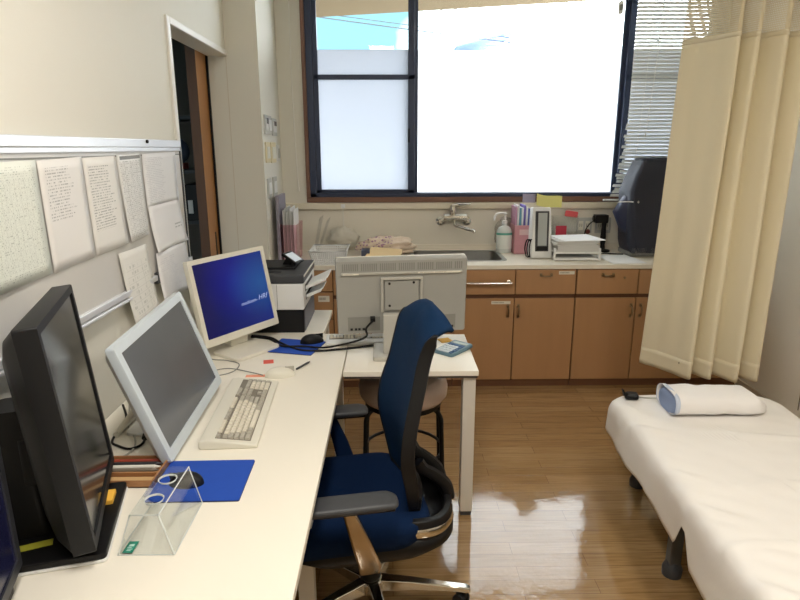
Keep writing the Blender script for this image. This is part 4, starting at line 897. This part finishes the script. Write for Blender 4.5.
# pierced top: strips around two holes
tp = MB(); HR = .021; HC = (1.275, 1.365); cx = (TX0 + TX1) / 2
N = 32
def cell(y0, y1, hy):
    o2, i2 = [], []
    for k in range(N):
        a = 2 * pi * (k + .5) / N; dx, dy = cos(a), sin(a)
        s_ = min((TX1 - TX0) / 2 / max(abs(dx), 1e-6), ((y1 - hy) if dy > 0 else (hy - y0)) / max(abs(dy), 1e-6))
        o2.append((cx + dx * s_, hy + dy * s_)); i2.append((cx + HR * dx, hy + HR * dy))
    P = lambda p, z: [(x, y, z) for x, y in p]
    tp.loft([P(o2, TZ - th), P(o2, TZ), P(i2, TZ), P(i2, TZ - th), P(o2, TZ - th)], caps=False)
cell(AY0, 1.32, HC[0]); cell(1.32, AY1, HC[1])
sub(ac, 'pierced_top', tp, ACRYL)
ed = MB()
for hy in HC:
    ed.loft([[(cx + (HR + d) * cos(2 * pi * k / 28), hy + (HR + d) * sin(2 * pi * k / 28), z) for k in range(28)] for d, z in ((0, TZ - th), (0, TZ + .0006), (.0022, TZ + .0006))], caps=False)
ed.box(TX0, TX1, AY0 - .0006, AY0, TZ - th, TZ).box(AX0, AX1, AY0 - .0006, AY0, T + .0005, T + .0035)
for a, b_, s_ in ((AX0, TX0, 1), (AX1, TX1, -1)):
    x = a; ed.loft([[(a, AY0 - .0006, T + .002), (a + s_ * th, AY0 - .0006, T + .002), (a + s_ * th, AY0, T + .002), (a, AY0, T + .002)], [(b_, AY0 - .0006, TZ), (b_ + s_ * th, AY0 - .0006, TZ), (b_ + s_ * th, AY0, TZ), (b_, AY0, TZ)]])
ed.rod((AX1 - .001, AY0, T + .003), (TX1 - .001, AY0, TZ - .001), .0026, n=8).rod((TX1, AY0, TZ - .001), (TX1, AY1, TZ - .001), .0016, n=6).rod((AX1, AY0, T + .002), (AX1, AY1, T + .002), .0014, n=6).rod((AX1 - .001, AY1, T + .002), (TX1 - .001, AY1, TZ), .0014, n=6).rod((AX0, AY0, T + .002), (AX0, AY1, T + .002), .0014, n=6)
sub(ac, 'cut_edges', ed, ACEDGE, smooth=True)
gs = M.Translation((AX0 + .020, AY0 + .026, T + .0037))
st = MB().box(-.0115, .0115, -.021, .021, 0, .0006, xf=gs)
stk = sub(ac, 'sticker', st, mat('green_sticker', (40, 138, 116), .5))
mk = MB()
for x, y, a, b_ in ((0, .006, .006, .004), (-.002, -.002, .005, .0012), (.001, -.008, .006, .0012), (0, -.013, .005, .0012)): mk.box(x - a, x + a, y - b_, y + b_, .0006, .0009, xf=gs)
sub(stk, 'printed_marks', mk, mat('sticker_print', (196, 226, 216), .5))
# pen tray with pens behind the black monitor
pt_ = thing('pen_tray', 'shallow wooden pen tray on the desk between the black and the white monitor', 'tray', (-.775, 1.575, T))
sub(pt_, 'tray', openbox(-.88, -.665, 1.50, 1.645, T, T + .022, .005), mat('tray_wood', (168, 120, 78), .5, var=.12, scale=10, stretch=(1, 8, 1)), bevel=.001)
sub(pt_, 'divider', MB().box(-.875, -.67, 1.548, 1.554, T + .005, T + .02), mat('tray_wood', (168, 120, 78)))
for y, c_, lb_ in ((1.625, (150, 62, 44), 'red-brown pencil in the wooden pen tray'), (1.608, (40, 40, 44), 'black pen in the wooden pen tray'), (1.59, (226, 224, 216), 'white pen in the wooden pen tray'), (1.572, (120, 110, 96), 'taupe pen in the wooden pen tray'), (1.53, (206, 170, 120), 'pale wooden ruler in the wooden pen tray')):
    z = T + .0125; m = MB()
    if 'ruler' in lb_: m.box(-.872, -.672, y - .013, y + .013, T + .005, T + .010)
    else: m.rod((-.868, y, z), (-.695, y + .004, z), .0065, n=10).rod((-.695, y + .004, z), (-.678, y + .005, z), .006, .0015, n=10)
    one('ruler' if 'ruler' in lb_ else 'pen', m, mat('pen_%d' % c_[0], c_, .4), lb_, 'ruler' if 'ruler' in lb_ else 'pen', None if 'ruler' in lb_ else 'pens in the wooden tray', smooth='ruler' not in lb_)
one('orange_note_pad', MB().box(-.028, .028, -.028, .028, 0, .012, xf=M.Translation((-.757, 1.405, T + .0245)) @ M.Rotation(R(15), 4, 'Z')), YELLOW2, 'orange-yellow note pad on the black monitor base', 'note pad', bevel=.001)
# loose cables on the desk
one('black_lead', MB().tube([(-.975, 2.03, .72), (-.93, 1.95, .71), (-.916, 1.883, .709), (-.901, 1.774, .709), (-.867, 1.74, .709), (-.821, 1.72, .709), (-.793, 1.752, .712), (-.80, 1.81, .73)], .004, 8).rod((-.796, 1.775, .716), (-.805, 1.85, .752), .010, .007), BLACK, 'black lead with a plug looped under the tilted white monitor', 'cable', smooth=True)
one('grey_lead', MB().tube([(-.985, 2.12, .76), (-.94, 2.0, .71), (-.895, 1.882, .7085), (-.84, 1.80, .7085), (-.812, 1.73, .7085), (-.82, 1.675, .7085), (-.86, 1.655, .7085)], .003, 8), GREYP, 'thin pale grey lead on the desk under the tilted white monitor', 'cable', smooth=True)
one('mouse_lead', MB().tube([(-.85, 2.60, .7075), (-.80, 2.545, .7075), (-.735, 2.53, .7075), (-.667, 2.483, .7075), (-.67, 2.39, .7075), (-.73, 2.345, .7075), (-.76, 2.39, .7075), (-.70, 2.43, .7075), (-.60, 2.385, .7075), (-.535, 2.345, .7085)], .0022, 6), GREYD, 'thin grey lead curling on the desk below the blue-screened monitor', 'cable', smooth=True)
# calculator and yellow note on the side table
ca = thing('calculator', 'blue-grey desk calculator with pale keys on the side table corner', 'calculator', (.285, 2.65, T))
cx_ = M.Translation((.287, 2.652, T + .001)) @ M.Rotation(R(-42), 4, 'Z') @ M.Rotation(R(3.5), 4, 'X')
cm_ = MB().loft([[(x, y, z + .0 + .006 * 0) for x, y in rrect(.055, .085, .01)] for z in (.001, .012)] + [[(x, y, .016) for x, y in rrect(.051, .081, .01)]], xf=cx_)
sub(ca, 'case', cm_, CALCB, smooth=True, angle=40)
sub(ca, 'display', MB().box(-.042, .042, .045, .07, .0155, .0175, xf=cx_), mat('lcd_olive', (150, 164, 152), .3), bevel=.001)
ck = MB()
for i in range(5):
    for k in range(5): ck.box(-.043 + i * .0176, -.043 + i * .0176 + .0145, -.072 + k * .0222, -.072 + k * .0222 + .0165, .0155, .0195, m=(1 if (i == 4 or k == 4) else 0), xf=cx_)
sub(ca, 'keys', ck, [CALCK, mat('calculator_blue_key', (52, 92, 138), .5)])
one('yellow_sticky_note', MB().box(-.03, .03, -.03, .03, 0, .004, xf=M.Translation((.262, 2.80, T)) @ M.Rotation(R(20), 4, 'Z')), YELLOW2, 'yellow sticky note pad behind the calculator', 'note pad', bevel=.001)

# ------------------------------------------------------------------ printer
pr = thing('printer', 'white and black office printer at the far end of the desk', 'printer', (-.65, 3.14, T))
sub(pr, 'paper_drawer_unit', MB().box(-.86, -.445, 2.945, 3.36, T, .825), BLACK2, bevel=.004)
sub(pr, 'body', MB().box(-.86, -.44, 2.935, 3.37, .827, .965), WHITEP, bevel=.008)
sub(pr, 'body_seam', MB().box(-.575, -.573, 2.9335, 2.936, .83, .96), GREYD)
sub(pr, 'scanner_lid', MB().box(-.862, -.436, 2.93, 3.36, .965, 1.008), DGREY, bevel=.006)
sub(pr, 'document_feeder', MB().box(-.80, -.50, 3.08, 3.30, 1.008, 1.02).box(-.70, -.56, 3.0, 3.02, 1.008, 1.012), BLACK2, bevel=.004)
sub(pr, 'side_panel', MB().box(-.4445, -.442, 2.965, 3.34, .71, .822), mat('slate_panel', (112, 116, 126), .5))
sub(pr, 'lid_edge', MB().box(-.437, -.4345, 2.935, 3.355, .997, 1.006), IVORY)
px_ = M.Translation((-.545, 3.19, 1.022)) @ M.Rotation(R(-18), 4, 'Z') @ M.Rotation(R(32), 4, 'Y')
cp = sub(pr, 'control_panel', MB().box(-.045, .045, -.05, .05, 0, .014, xf=px_ @ M.Translation((0, 0, .028))).box(-.02, .02, -.04, .04, -.02, .03, xf=px_), BLACK, bevel=.003)
sub(cp, 'display', MB().box(-.032, .036, -.04, .04, .0425, .0432, xf=px_), mat('bright_display', (226, 236, 246), .15, spec=1))
for z0, l_, y0, y1 in ((.925, .115, 3.0, 3.26), (.875, .085, 3.02, 3.24)):
    s_ = MB().box(-.442, -.4385, y0 - .01, y1 + .01, z0 - .012, z0 + .02); sub(pr, 'slot', s_, BLACK)
    tx_ = M.Translation((-.44, 0, z0 - .006)) @ M.Rotation(R(-24), 4, 'Y')
    o = sub(pr, 'output_tray', MB().box(0, l_, y0, y1, 0, .006, xf=tx_).box(0, l_ * .8, y0, y0 + .012, .006, .016, xf=tx_), WHITEP, bevel=.002)
    sub(o, 'sheets', MB().box(.008, l_ + .012, y0 + .02, y1 - .02, .006, .010, xf=tx_), PAPER)

# ------------------------------------------------------------------ office chair (local +x is the way it faces)
ch = thing('office_chair', 'blue mesh office chair with black frame and chrome base pushed up to the desk', 'office chair', (-.07, 1.86, 0), R(190))
L = dict(world=False)
BK = [(.475, -.128, .170, .032), (.575, -.112, .20, .034), (.68, -.096, .222, .036), (.76, -.098, .222, .034), (.84, -.108, .205, .026), (.92, -.122, .182, .016), (.99, -.132, .165, .004), (1.045, -.140, .164, -.012), (1.09, -.156, .172, -.030), (1.122, -.182, .166, -.040), (1.134, -.208, .150, -.044)]
def bk(v):
    t = v * (len(BK) - 1); i = min(int(t), len(BK) - 2); f = t - i
    p0, p1, p2, p3 = BK[max(i - 1, 0)], BK[i], BK[i + 1], BK[min(i + 2, len(BK) - 1)]
    return [.5 * (2 * b + (c - a) * f + (2 * a - 5 * b + 4 * c - d) * f * f + (3 * b - a - 3 * c + d) * f ** 3) for a, b, c, d in zip(p0, p1, p2, p3)]
def bp_(u, v, back=0.0, ext=1.0):
    z, x, hw, cv = bk(v)
    tw = max(0, min(1, (v - .45) / .35)); x += tw * (.034 * -u if u < 0 else .012 * u)
    return V((x + cv * u * u - back, hw * u * ext, z - (.02 * u * u + .035 * u ** 4) * max(0, (v - .72) / .28) + .018 * u * u * max(0, 1 - v / .2)))
sub(ch, 'backrest', MB().grid(lambda u, v: bp_(2 * u - 1, v), 22, 40), CHBLUE, smooth=True, solid=.014, solid_off=-1, angle=180, **L)
fr_ = MB()
for s in (-1, 1):
    rings = []
    for k in range(29):
        v = .0 + .80 * k / 28; d = .044 * (1 if v > .1 else .7 + 3 * v) * (1 if v < .68 else max(.25, (1 - (v - .68) / .16)))
        a = bp_(s * 1.0, v, -.003); b = bp_(s * .86, v, .012)
        rings.append([a + V((.002, s * .006, 0)), a + V((-d, s * .008, 0)), a + V((-d - .004, -s * .014, 0)), b])
    fr_.loft(rings)
rings = []
for k in range(21):
    u = -1 + 2 * k / 20; a = bp_(u, 0, -.004); b = bp_(u, .07, .014)
    rings.append([a + V((0, 0, -.012)), a + V((-.040, 0, -.016)), a + V((-.044, 0, .03)), b])
fr_.loft(rings)
sub(ch, 'back_frame', fr_, CHBLACK, smooth=True, angle=50, bevel=.004, **L)
# ring that wraps behind the lower back, with its chrome strip
RP = [(-.120 - .138 * cos(th), .220 * sin(th), .428 + .17 * max(0, -sin(th)) ** 5 + .02 * max(0, sin(th)) ** 6) for th in [R(112 - 214 * k / 12) for k in range(13)]]
rg = MB(); pts = catmull([V(p) for p in RP], 6); rings = []
for i, p in enumerate(pts):
    d = (pts[min(i + 1, len(pts) - 1)] - pts[max(i - 1, 0)]).normalized(); n_ = V((d.y, -d.x, 0)).normalized()
    if n_.dot(V((p.x + .05, p.y, 0))) < 0: n_ = -n_
    rings.append([p + n_ * a + V((0, 0, b)) for a, b in ((.014, -.042), (.018, -.004), (.012, .034), (-.010, .036), (-.016, 0), (-.012, -.044))])
rg.loft(rings); sub(ch, 'support_ring', rg, CHBLACK, smooth=True, angle=60, bevel=.003, **L)
cs = MB(); rings = []
for i, p in enumerate(pts[4:28]):
    i += 4; d = (pts[i + 1] - pts[i - 1]).normalized(); n_ = V((d.y, -d.x, 0)).normalized()
    if n_.dot(V((p.x + .05, p.y, 0))) < 0: n_ = -n_
    hh = .015
    rings.append([p + n_ * a + V((0, 0, b - .004)) for a, b in ((.019, -hh), (.0245, 0), (.019, hh), (.012, 0))])
cs.loft(rings); sub(ch, 'chrome_strip', cs, CHROME, smooth=True, angle=50, **L)
sp_ = MB()
for s in (-1, 1): sp_.tube([(-.262, s * .05, .44), (-.245, s * .055, .50), (-.20, s * .06, .545), (-.165, s * .065, .57), (-.145, s * .07, .60)], .012, 8, flat=(.016, .022))
sub(ch, 'spine', sp_, CHBLACK, smooth=True, **L)
seat = MB(); rings = []
for z, k in ((.385, .90), (.395, .965), (.42, .995), (.448, 1.0), (.464, .985), (.474, .93), (.478, .80), (.479, .4), (.4795, .05)):
    rings.append([(.10 + x * k - .0, y * k, z - .012 * max(0, (x - .12) / .15) ** 2 + .008 * (abs(y) / .25) ** 2 * (k > .6)) for x, y in rrect(.27, .255, .12, 10)])
seat.loft(rings); sub(ch, 'seat', seat, CHBLUE2, smooth=True, angle=180, **L)
un = MB(); rings = []
for z, x0, x1, hw in ((.425, -.245, .34, .235), (.405, -.262, .35, .246), (.38, -.262, .34, .246), (.35, -.225, .30, .228), (.318, -.15, .22, .18), (.298, -.08, .12, .10), (.29, -.04, .08, .06)):
    rings.append([((x0 + x1) / 2 + x, y, z) for x, y in rrect((x1 - x0) / 2, hw, min(hw * .8, .16), 8)])
un.loft(rings); sub(ch, 'seat_shell', un, BLACK, smooth=True, angle=60, **L)
sub(ch, 'tension_knob', MB().rod((.16, .05, .30), (.16, .05, .345), .02, n=14).rod((.02, .11, .325), (.02, .22, .32), .007), BLACK, smooth=True, **L)
for s in (1, -1):
    ap = sub(ch, 'armrest', MB().loft([[(.125 + x * k, s * .318 + y * k, z) for x, y in rrect(.155, .042, .03, 6)] for z, k in ((.618, .9), (.622, 1), (.631, 1), (.637, .94), (.640, .8))]), DGREY, smooth=True, angle=60, **L)
    po = MB(); rings = []
    for z, x, y, a, b in ((.335, .045, s * .24, .034, .016), (.39, .05, s * .28, .036, .018), (.50, .08, s * .312, .030, .017), (.61, .115, s * .318, .019, .015)):
        rings.append([(x + q, y + w_, z) for q, w_ in rrect(a, b, .010, 5)])
    po.loft(rings); sub(ch, 'arm_post', po, mat('chrome_arm_post', (190, 176, 158), .22, metal=1) if s == 1 else CHBLUE2, smooth=True, angle=50, **L)
    sub(ch, 'arm_bracket', MB().box(-.02, .20, s * .318 - .026, s * .318 + .026, .606, .618), BLACK, bevel=.003, **L)
sub(ch, 'gas_lift', MB().rod((.01, 0, .12), (.01, 0, .26), .026, n=18).rod((.01, 0, .26), (.01, 0, .36), .016, n=18).lathe([(.034, .118), (.038, .13), (.03, .16)], (.01, 0, 0), 18), BLACK, smooth=True, **L)
base = MB(); base.lathe([(.045, .075), (.05, .09), (.045, .118), (.03, .128)], (.01, 0, 0), 24)
HUB = V((.01, 0, 0)); angs = [168 + 72 * k for k in range(5)]
for a in angs:
    d = V((cos(R(a)), sin(R(a)), 0)); n_ = V((-d.y, d.x, 0)); rings = []
    for r_, w_, z0, z1 in ((.03, .026, .075, .122), (.15, .021, .078, .112), (.28, .017, .072, .094), (.345, .018, .066, .086), (.36, .012, .066, .08)):
        rings.append([HUB + d * r_ + n_ * q + V((0, 0, z)) for q, z in ((-w_, z0), (w_, z0), (w_ * .8, z1), (-w_ * .8, z1))])
    base.loft(rings)
sub(ch, 'star_base', base, CHROME, smooth=True, bevel=.004, angle=40, **L)
for k, a in enumerate(angs):
    p = HUB + V((cos(R(a)), sin(R(a)), 0)) * .338; sw = R(a + 60 + 40 * k); ax = V((cos(sw), sin(sw), 0)); tr_ = V((-ax.y, ax.x, 0)) * .012
    c_ = sub(ch, 'caster', MB().rod(p + V((0, 0, .035)), p + V((0, 0, .07)), .009).box(-.012, .012, -.006, .006, .03, .052, xf=M.Translation(p + tr_ * .5) @ M.Rotation(sw, 4, 'Z')), BLACK, **L)
    for s in (-1, 1): sub(c_, 'wheel', MB().rod(p + tr_ + ax * (s * .006) + V((0, 0, .0265)), p + tr_ + ax * (s * .022) + V((0, 0, .0265)), .026, n=20), BLACK2, smooth=True, bevel=.003, **L)

# ------------------------------------------------------------------ stool
so = thing('stool', 'taupe round-cushioned stool with black tube legs under the side table', 'stool', (.055, 2.73, 0))
cu = MB(); rings = []
sub(so, 'cushion', cu.lathe([(.16, .437), (.195, .444), (.213, .468), (.216, .505), (.207, .540), (.175, .560), (.10, .566), (.02, .568)], (.055, 2.73, 0), 40), STOOLF, smooth=True, angle=70)
sub(so, 'seat_ring', MB().lathe([(.15, .415), (.185, .415), (.185, .438), (.15, .438)], (.055, 2.73, 0), 36), BLACK, smooth=True)
for a in (-28, 28, 152, 208):
    d = V((cos(R(a)), sin(R(a)), 0)); c_ = V((.055, 2.73, 0))
    lg = sub(so, 'leg', MB().tube([c_ + d * .10 + V((0, 0, .412)), c_ + d * .165 + V((0, 0, .408)), c_ + d * .198 + V((0, 0, .375)), c_ + d * .205 + V((0, 0, .30)), c_ + d * .215 + V((0, 0, .02))], .0115, 10), BLACK, smooth=True)
    sub(lg, 'foot_cap', MB().rod(c_ + d * .2155 + V((0, 0, 0)), c_ + d * .215 + V((0, 0, .03)), .015, .013), BLACK2, smooth=True)
sub(so, 'foot_ring', MB().tube([V((.055 + .195 * cos(2 * pi * k / 24), 2.73 + .195 * sin(2 * pi * k / 24), .17)) for k in range(24)], .008, 8, smooth=False, closed=True), BLACK, smooth=True)

# ------------------------------------------------------------------ examination bed
BZ = .45; BA = R(-2.6)
BC = V((1.408, 1.655, 0)); HA, HB = .402, 1.08
BX = M.Translation(BC) @ M.Rotation(BA, 4, 'Z')
bd = thing('examination_bed', 'low examination bed on grey metal legs under a white sheet', 'bed', BC)
sub(bd, 'mattress', MB().loft([[(x, y, z) for x, y in rrect(HA - i, HB - i, .09, 8)] for z, i in ((.345, .01), (.352, .004), (BZ - .06, .006), (BZ - .04, .014), (BZ - .026, .034), (BZ - .020, .08))], xf=BX), mat('bed_vinyl', (196, 196, 196), .5), smooth=True, angle=60)
fm = MB()
for x in (-HA + .12, HA - .12): fm.box(x - .02, x + .02, -HB + .06, HB - .06, .30, .344, xf=BX)
for y in (-HB + .23, .30, HB - .11): fm.box(-HA + .12, HA - .12, y - .02, y + .02, .30, .34, xf=BX)
sub(bd, 'frame', fm, FRAMEG, bevel=.004)
for y, ins_ in ((.97, .16), (.33, .07), (-.85, .10)):
    for x in (-HA + ins_, HA - ins_):
        l = sub(bd, 'leg', MB().box(x - .022, x + .022, y - .022, y + .022, .05, .31, xf=BX), FRAMEG, bevel=.004)
        sub(l, 'foot', MB().lathe([(.036, 0), (.038, .03), (.03, .05), (.024, .06)], (0, 0, 0), 18, xf=BX @ M.Translation((x, y, 0))), DGREY, smooth=True)
sub(bd, 'side_rail', MB().box(-HA + .105, -HA + .135, -.90, .30, .09, .13, xf=BX), FRAMEG, bevel=.004)
sub(bd, 'yellow_label', MB().box(-HA + .1035, -HA + .1055, .12, .23, .097, .123, xf=BX), mat('yellow_label', (206, 192, 80), .5))
# sheet: rounded-rectangle shells, top to hem
n_per = 520
def perim(a, b, r, n):
    pts = [V((x, y)) for x, y in rrect(a, b, r, 14)]; segs = []; tot = 0
    for p, q in zip(pts, pts[1:] + pts[:1]): segs.append((tot, p, q)); tot += (q - p).length
    out = []
    for i in range(n):
        s = tot * i / n
        for k in range(len(segs) - 1, -1, -1):
            if segs[k][0] <= s: a0, p, q = segs[k]; break
        ln = (q - p).length; out.append(p.lerp(q, (s - a0) / ln if ln else 0))
    return out
def topz(x, y):
    z = .006 * NZ.noise(V((x * 4, y * 4, 1))) + .004 * NZ.noise(V((x * 9 + y * 5, y * 12, 4)))
    z += .011 * math.exp(-((y - .62 + .02 * sin(x * 7)) / .02) ** 2) + .009 * math.exp(-((y - .22 - .03 * sin(x * 5 + 1)) / .022) ** 2) * (1 if x > -.2 else .4)
    z += .008 * math.exp(-((y + .15 + .05 * sin(x * 6)) / .016) ** 2)
    e = max(0, -x - .17) / .2
    z += .011 * e * sin(y * 42 + x * 30) * NZ.noise(V((y * 5, x * 3, 7))) * 2
    return z
def hem(x, y):
    if x < -HA + .12:
        t_ = y
        if t_ > .45: return .295 + .010 * sin(t_ * 6)
        if t_ > .19: return .295 - (.45 - t_) / .26 * .055
        if t_ > .10: return .24 + .105 * min(1, (.19 - t_) / .05)
        if t_ > .04: return .345 - (.10 - t_) / .06 * .10
        return .243 + .008 * sin(t_ * 9)
    return .28 + .012 * sin(x * 9 + y * 5)
sm = MB(); rings = []
def shell(inset, z0=None):
    P = perim(HA - inset, HB - inset, max(.11 - inset * .4, .01), n_per); return P
for ins in [.39 - .0175 * k for k in range(20)]:
    rings.append([(p.x, p.y, BZ + topz(p.x, p.y)) for p in shell(ins)])
for ins, dz in ((.032, -.004), (.016, -.012), (.004, -.026), (-.003, -.045)):
    rings.append([(p.x, p.y, BZ + dz + topz(p.x, p.y) * .8) for p in shell(ins)])
for f_ in (.15, .35, .55, .75, .9, 1.0):
    r_ = []
    for i, p in enumerate(shell(-.006)):
        zt_ = BZ - .045; zh = hem(p.x, p.y); nrm = V((p.x / HA if abs(p.x) > HA - .1 else 0, p.y / HB if abs(p.y) > HB - .1 else 0))
        if nrm.length: nrm.normalize()
        wv = .010 * f_ * sin(p.y * 26 + p.x * 23) * NZ.noise(V((p.x * 3, p.y * 3, 2))) + .018 * f_ * (.4 + NZ.noise(V((p.y * 2.3, p.x, 9)))) + .006 * f_
        r_.append((p.x + nrm.x * wv, p.y + nrm.y * wv, zt_ + (zh - zt_) * f_))
    rings.append(r_)
sm.loft(rings, caps=False, xf=BX); sm.face([v for v in sm.bm.verts[:n_per]])
one('bed_sheet', sm, SHEET, 'white sheet draped over the examination bed, its hem hanging down the side', 'bed sheet', smooth=True, angle=180, solid=.0015)
# pillow: blue core wrapped in a white cloth
PX = M.Translation((1.462, 2.535, BZ + .004)) @ M.Rotation(R(-.5), 4, 'Z')
pw = thing('pillow', 'small white-wrapped pillow with a blue end on the far end of the bed', 'pillow', (1.462, 2.555, BZ))
def psec(x, a, h, k, ph):
    out = []
    for i in range(40):
        t_ = 2 * pi * i / 40; c_, s_ = cos(t_), sin(t_); e = .66
        y = a * abs(c_) ** e * (1 if c_ > 0 else -1); z = h / 2 + h / 2 * abs(s_) ** e * (1 if s_ > 0 else -1)
        out.append((x, y, max(0, z + k * NZ.noise(V((x * 16, y * 14, ph))))))
    return out
xs = [-.205 + .42 * k / 26 for k in range(27)]
sub(pw, 'wrap', MB().loft([psec(x, .100 * min(1, .72 + (.215 - x) * 6), .100 * (1 - .12 * (x + .205) / .42) * min(1, .6 + (.215 - x) * 9), .007, 3) for x in xs], caps=False, xf=PX), PILLW, smooth=True, solid=.003, angle=180)
sub(pw, 'core', MB().loft([psec(x, a, h, .002, 1) for x, a, h in ((-.208, .055, .055), (-.203, .082, .08), (-.19, .09, .088), (.16, .085, .07), (.18, .06, .05))], xf=PX), PILLB, smooth=True, angle=70)
sub(pw, 'wrap_fold', MB().loft([psec(x, .103, .102, .004, 5) for x in (-.206, -.196, -.187)], caps=False, xf=PX), mat('blue_tinted_cloth', (196, 206, 226), .8), smooth=True, solid=.002)
rm2 = thing('hand_switch', 'small black hand switch with a thin cable lying beside the pillow', 'hand switch', (1.142, 2.66, BZ))
sub(rm2, 'body', MB().loft([[(x, y, z) for x, y in rrect(a, b, .012)] for z, a, b in ((.004, .030, .022), (.02, .032, .024), (.030, .024, .016))], xf=M.Translation((1.147, 2.655, BZ + .004)) @ M.Rotation(R(-12), 4, 'Z')), BLACK, smooth=True)
sub(rm2, 'clip', MB().loft([[(-.004, -.012, 0), (.004, -.012, 0), (.004, .012, 0), (-.004, .012, 0)], [(-.016, -.009, .034), (-.010, -.009, .034), (-.010, .009, .034), (-.016, .009, .034)]], xf=M.Translation((1.119, 2.665, BZ + .014))), BLACK2)
sub(rm2, 'cable', MB().tube([(1.172, 2.65, BZ + .016), (1.21, 2.652, BZ + .010), (1.262, 2.64, BZ + .012)], .004, 6), GREYP, smooth=True)

# ------------------------------------------------------------------ curtain
cu = thing('privacy_curtain', 'cream privacy curtain with an open net heading hanging beside the bed', 'curtain', (1.70, 3.08, .4))
CP = [(1.450, 3.300), (1.475, 3.265), (1.505, 3.225), (1.53, 3.170), (1.562, 3.115), (1.585, 3.06), (1.606, 3.03), (1.625, 3.035), (1.640, 3.075), (1.652, 3.115), (1.672, 3.115), (1.690, 3.07), (1.708, 3.03), (1.728, 3.025), (1.745, 3.06), (1.76, 3.10), (1.782, 3.09), (1.805, 3.03), (1.828, 2.985), (1.850, 2.985), (1.866, 3.03), (1.88, 3.07), (1.902, 3.06), (1.925, 3.015), (1.95, 2.985), (1.972, 3.0), (1.985, 3.05), (2.0, 3.09), (2.012, 3.10)]
CPc = catmull([V((x, y, 0)) for x, y in CP], 6); NC = len(CPc) - 1
ZT, ZB = 2.148, .40
def cpt(u, z):
    t_ = u * NC; i = min(int(t_), NC - 1); p = CPc[i].lerp(CPc[i + 1], t_ - i)
    k = (ZT - z) / (ZT - ZB); dr = .004 * sin(u * 40 + 3 * k) * k
    c_ = CPc[min(NC, max(0, int(t_ + .5)))]
    sw = .058 * (1 - k) * (1 - u) ** 1.5 + .012 * sin(u * 9 + k * 2.2) * k * (1 - k) * 2
    hz = .010 * sin(u * 31) * (k > .97)
    return V((p.x + sw, p.y + dr, z - 0))
def zrow(z0, z1): return lambda u, v: cpt(u, z0 + (z1 - z0) * v)
sub(cu, 'cloth', MB().grid(zrow(ZB + .002, ZT), NC, 40), CURT, smooth=True, solid=.0012, angle=180)
sub(cu, 'hem', MB().grid(lambda u, v: cpt(u, ZB + .10 * v) + V((-.0006, -.0018, 0)), NC, 4), CURTH, smooth=True, solid=.0008, angle=180)
sub(cu, 'top_band', MB().grid(lambda u, v: cpt(u, ZT - .018 + .022 * v), NC, 2), CURTH, smooth=True, solid=.0016, angle=180)
sub(cu, 'net_heading', MB().grid(lambda u, v: cpt(u, ZT + .004 + .62 * v), NC, 8), NET, smooth=True)
sub(cu, 'snap', MB().lathe([(.006, 0), (.006, .003), (.003, .004)], (0, 0, 0), 12, xf=M.Translation(cpt(.16, .475) + V((.003, -.004, 0))) @ M.Rotation(R(90), 4, 'X')), BRASS)
sub(cu, 'curtain_rail', MB().tube([V((x, y, CZ - .025)) for x, y in ((1.40, 3.36), (1.6, 3.1), (1.8, 3.06), (2.41, 3.05))], .012, 8), ALU, smooth=True)
hk = MB()
for k in range(12):
    p = cpt(k / 11, ZT + .62); hk.rod(p, (p.x, p.y, CZ - .03), .002, n=5)
sub(cu, 'hooks', hk, WHITEP)

# ------------------------------------------------------------------ light
def area(name, loc, sx_, sy_, power, col, rot=(0, 0, 0)):
    l = bpy.data.lights.new(name, 'AREA'); l.shape = 'RECTANGLE'; l.size = sx_; l.size_y = sy_; l.energy = power; l.color = [lin(c) for c in col]
    o = bpy.data.objects.new(name, l); COL.objects.link(o); o.location = loc; o.rotation_euler = rot; return o
area('ceiling_lamp', (-.1, .75, CZ - .03), .30, 1.25, LAMP1, (255, 248, 238))
area('ceiling_lamp', (1.35, .75, CZ - .03), .30, 1.25, LAMP2, (255, 248, 238))
w = bpy.data.worlds.new('sky'); scene.world = w; w.use_nodes = True; nt_ = w.node_tree; nt_.nodes.clear()
ow = nt_.nodes.new('ShaderNodeOutputWorld'); bg = nt_.nodes.new('ShaderNodeBackground'); tc = nt_.nodes.new('ShaderNodeTexCoord')
sx3 = nt_.nodes.new('ShaderNodeSeparateXYZ'); nt_.links.new(tc.outputs['Generated'], sx3.inputs[0])
nzw = nt_.nodes.new('ShaderNodeTexNoise'); nzw.inputs['Scale'].default_value = 3.2; nzw.inputs['Detail'].default_value = 5; nt_.links.new(tc.outputs['Generated'], nzw.inputs['Vector'])
ad = nt_.nodes.new('ShaderNodeMath'); ad.operation = 'MULTIPLY_ADD'; nt_.links.new(sx3.outputs[0], ad.inputs[0]); ad.inputs[1].default_value = 1.6; nt_.links.new(nzw.outputs[0], ad.inputs[2])
cr = nt_.nodes.new('ShaderNodeValToRGB'); e_ = cr.color_ramp.elements
e_[0].position = .52; e_[0].color = (.066, .135, .16, 1); e_[1].position = .80; e_[1].color = (1.6, 1.68, 1.75, 1)
nt_.links.new(ad.outputs[0], cr.inputs[0]); nt_.links.new(cr.outputs[0], bg.inputs[0]); bg.inputs[1].default_value = SKY
nt_.links.new(bg.outputs[0], ow.inputs[0])
vs = scene.view_settings; vs.view_transform = 'Standard'; vs.look = 'None'; vs.exposure = EXPO; vs.gamma = 1; vs.use_curve_mapping = False
scene.cycles.max_bounces = 10; scene.cycles.diffuse_bounces = 5; scene.cycles.transparent_max_bounces = 24; scene.cycles.caustics_reflective = False; scene.cycles.caustics_refractive = False
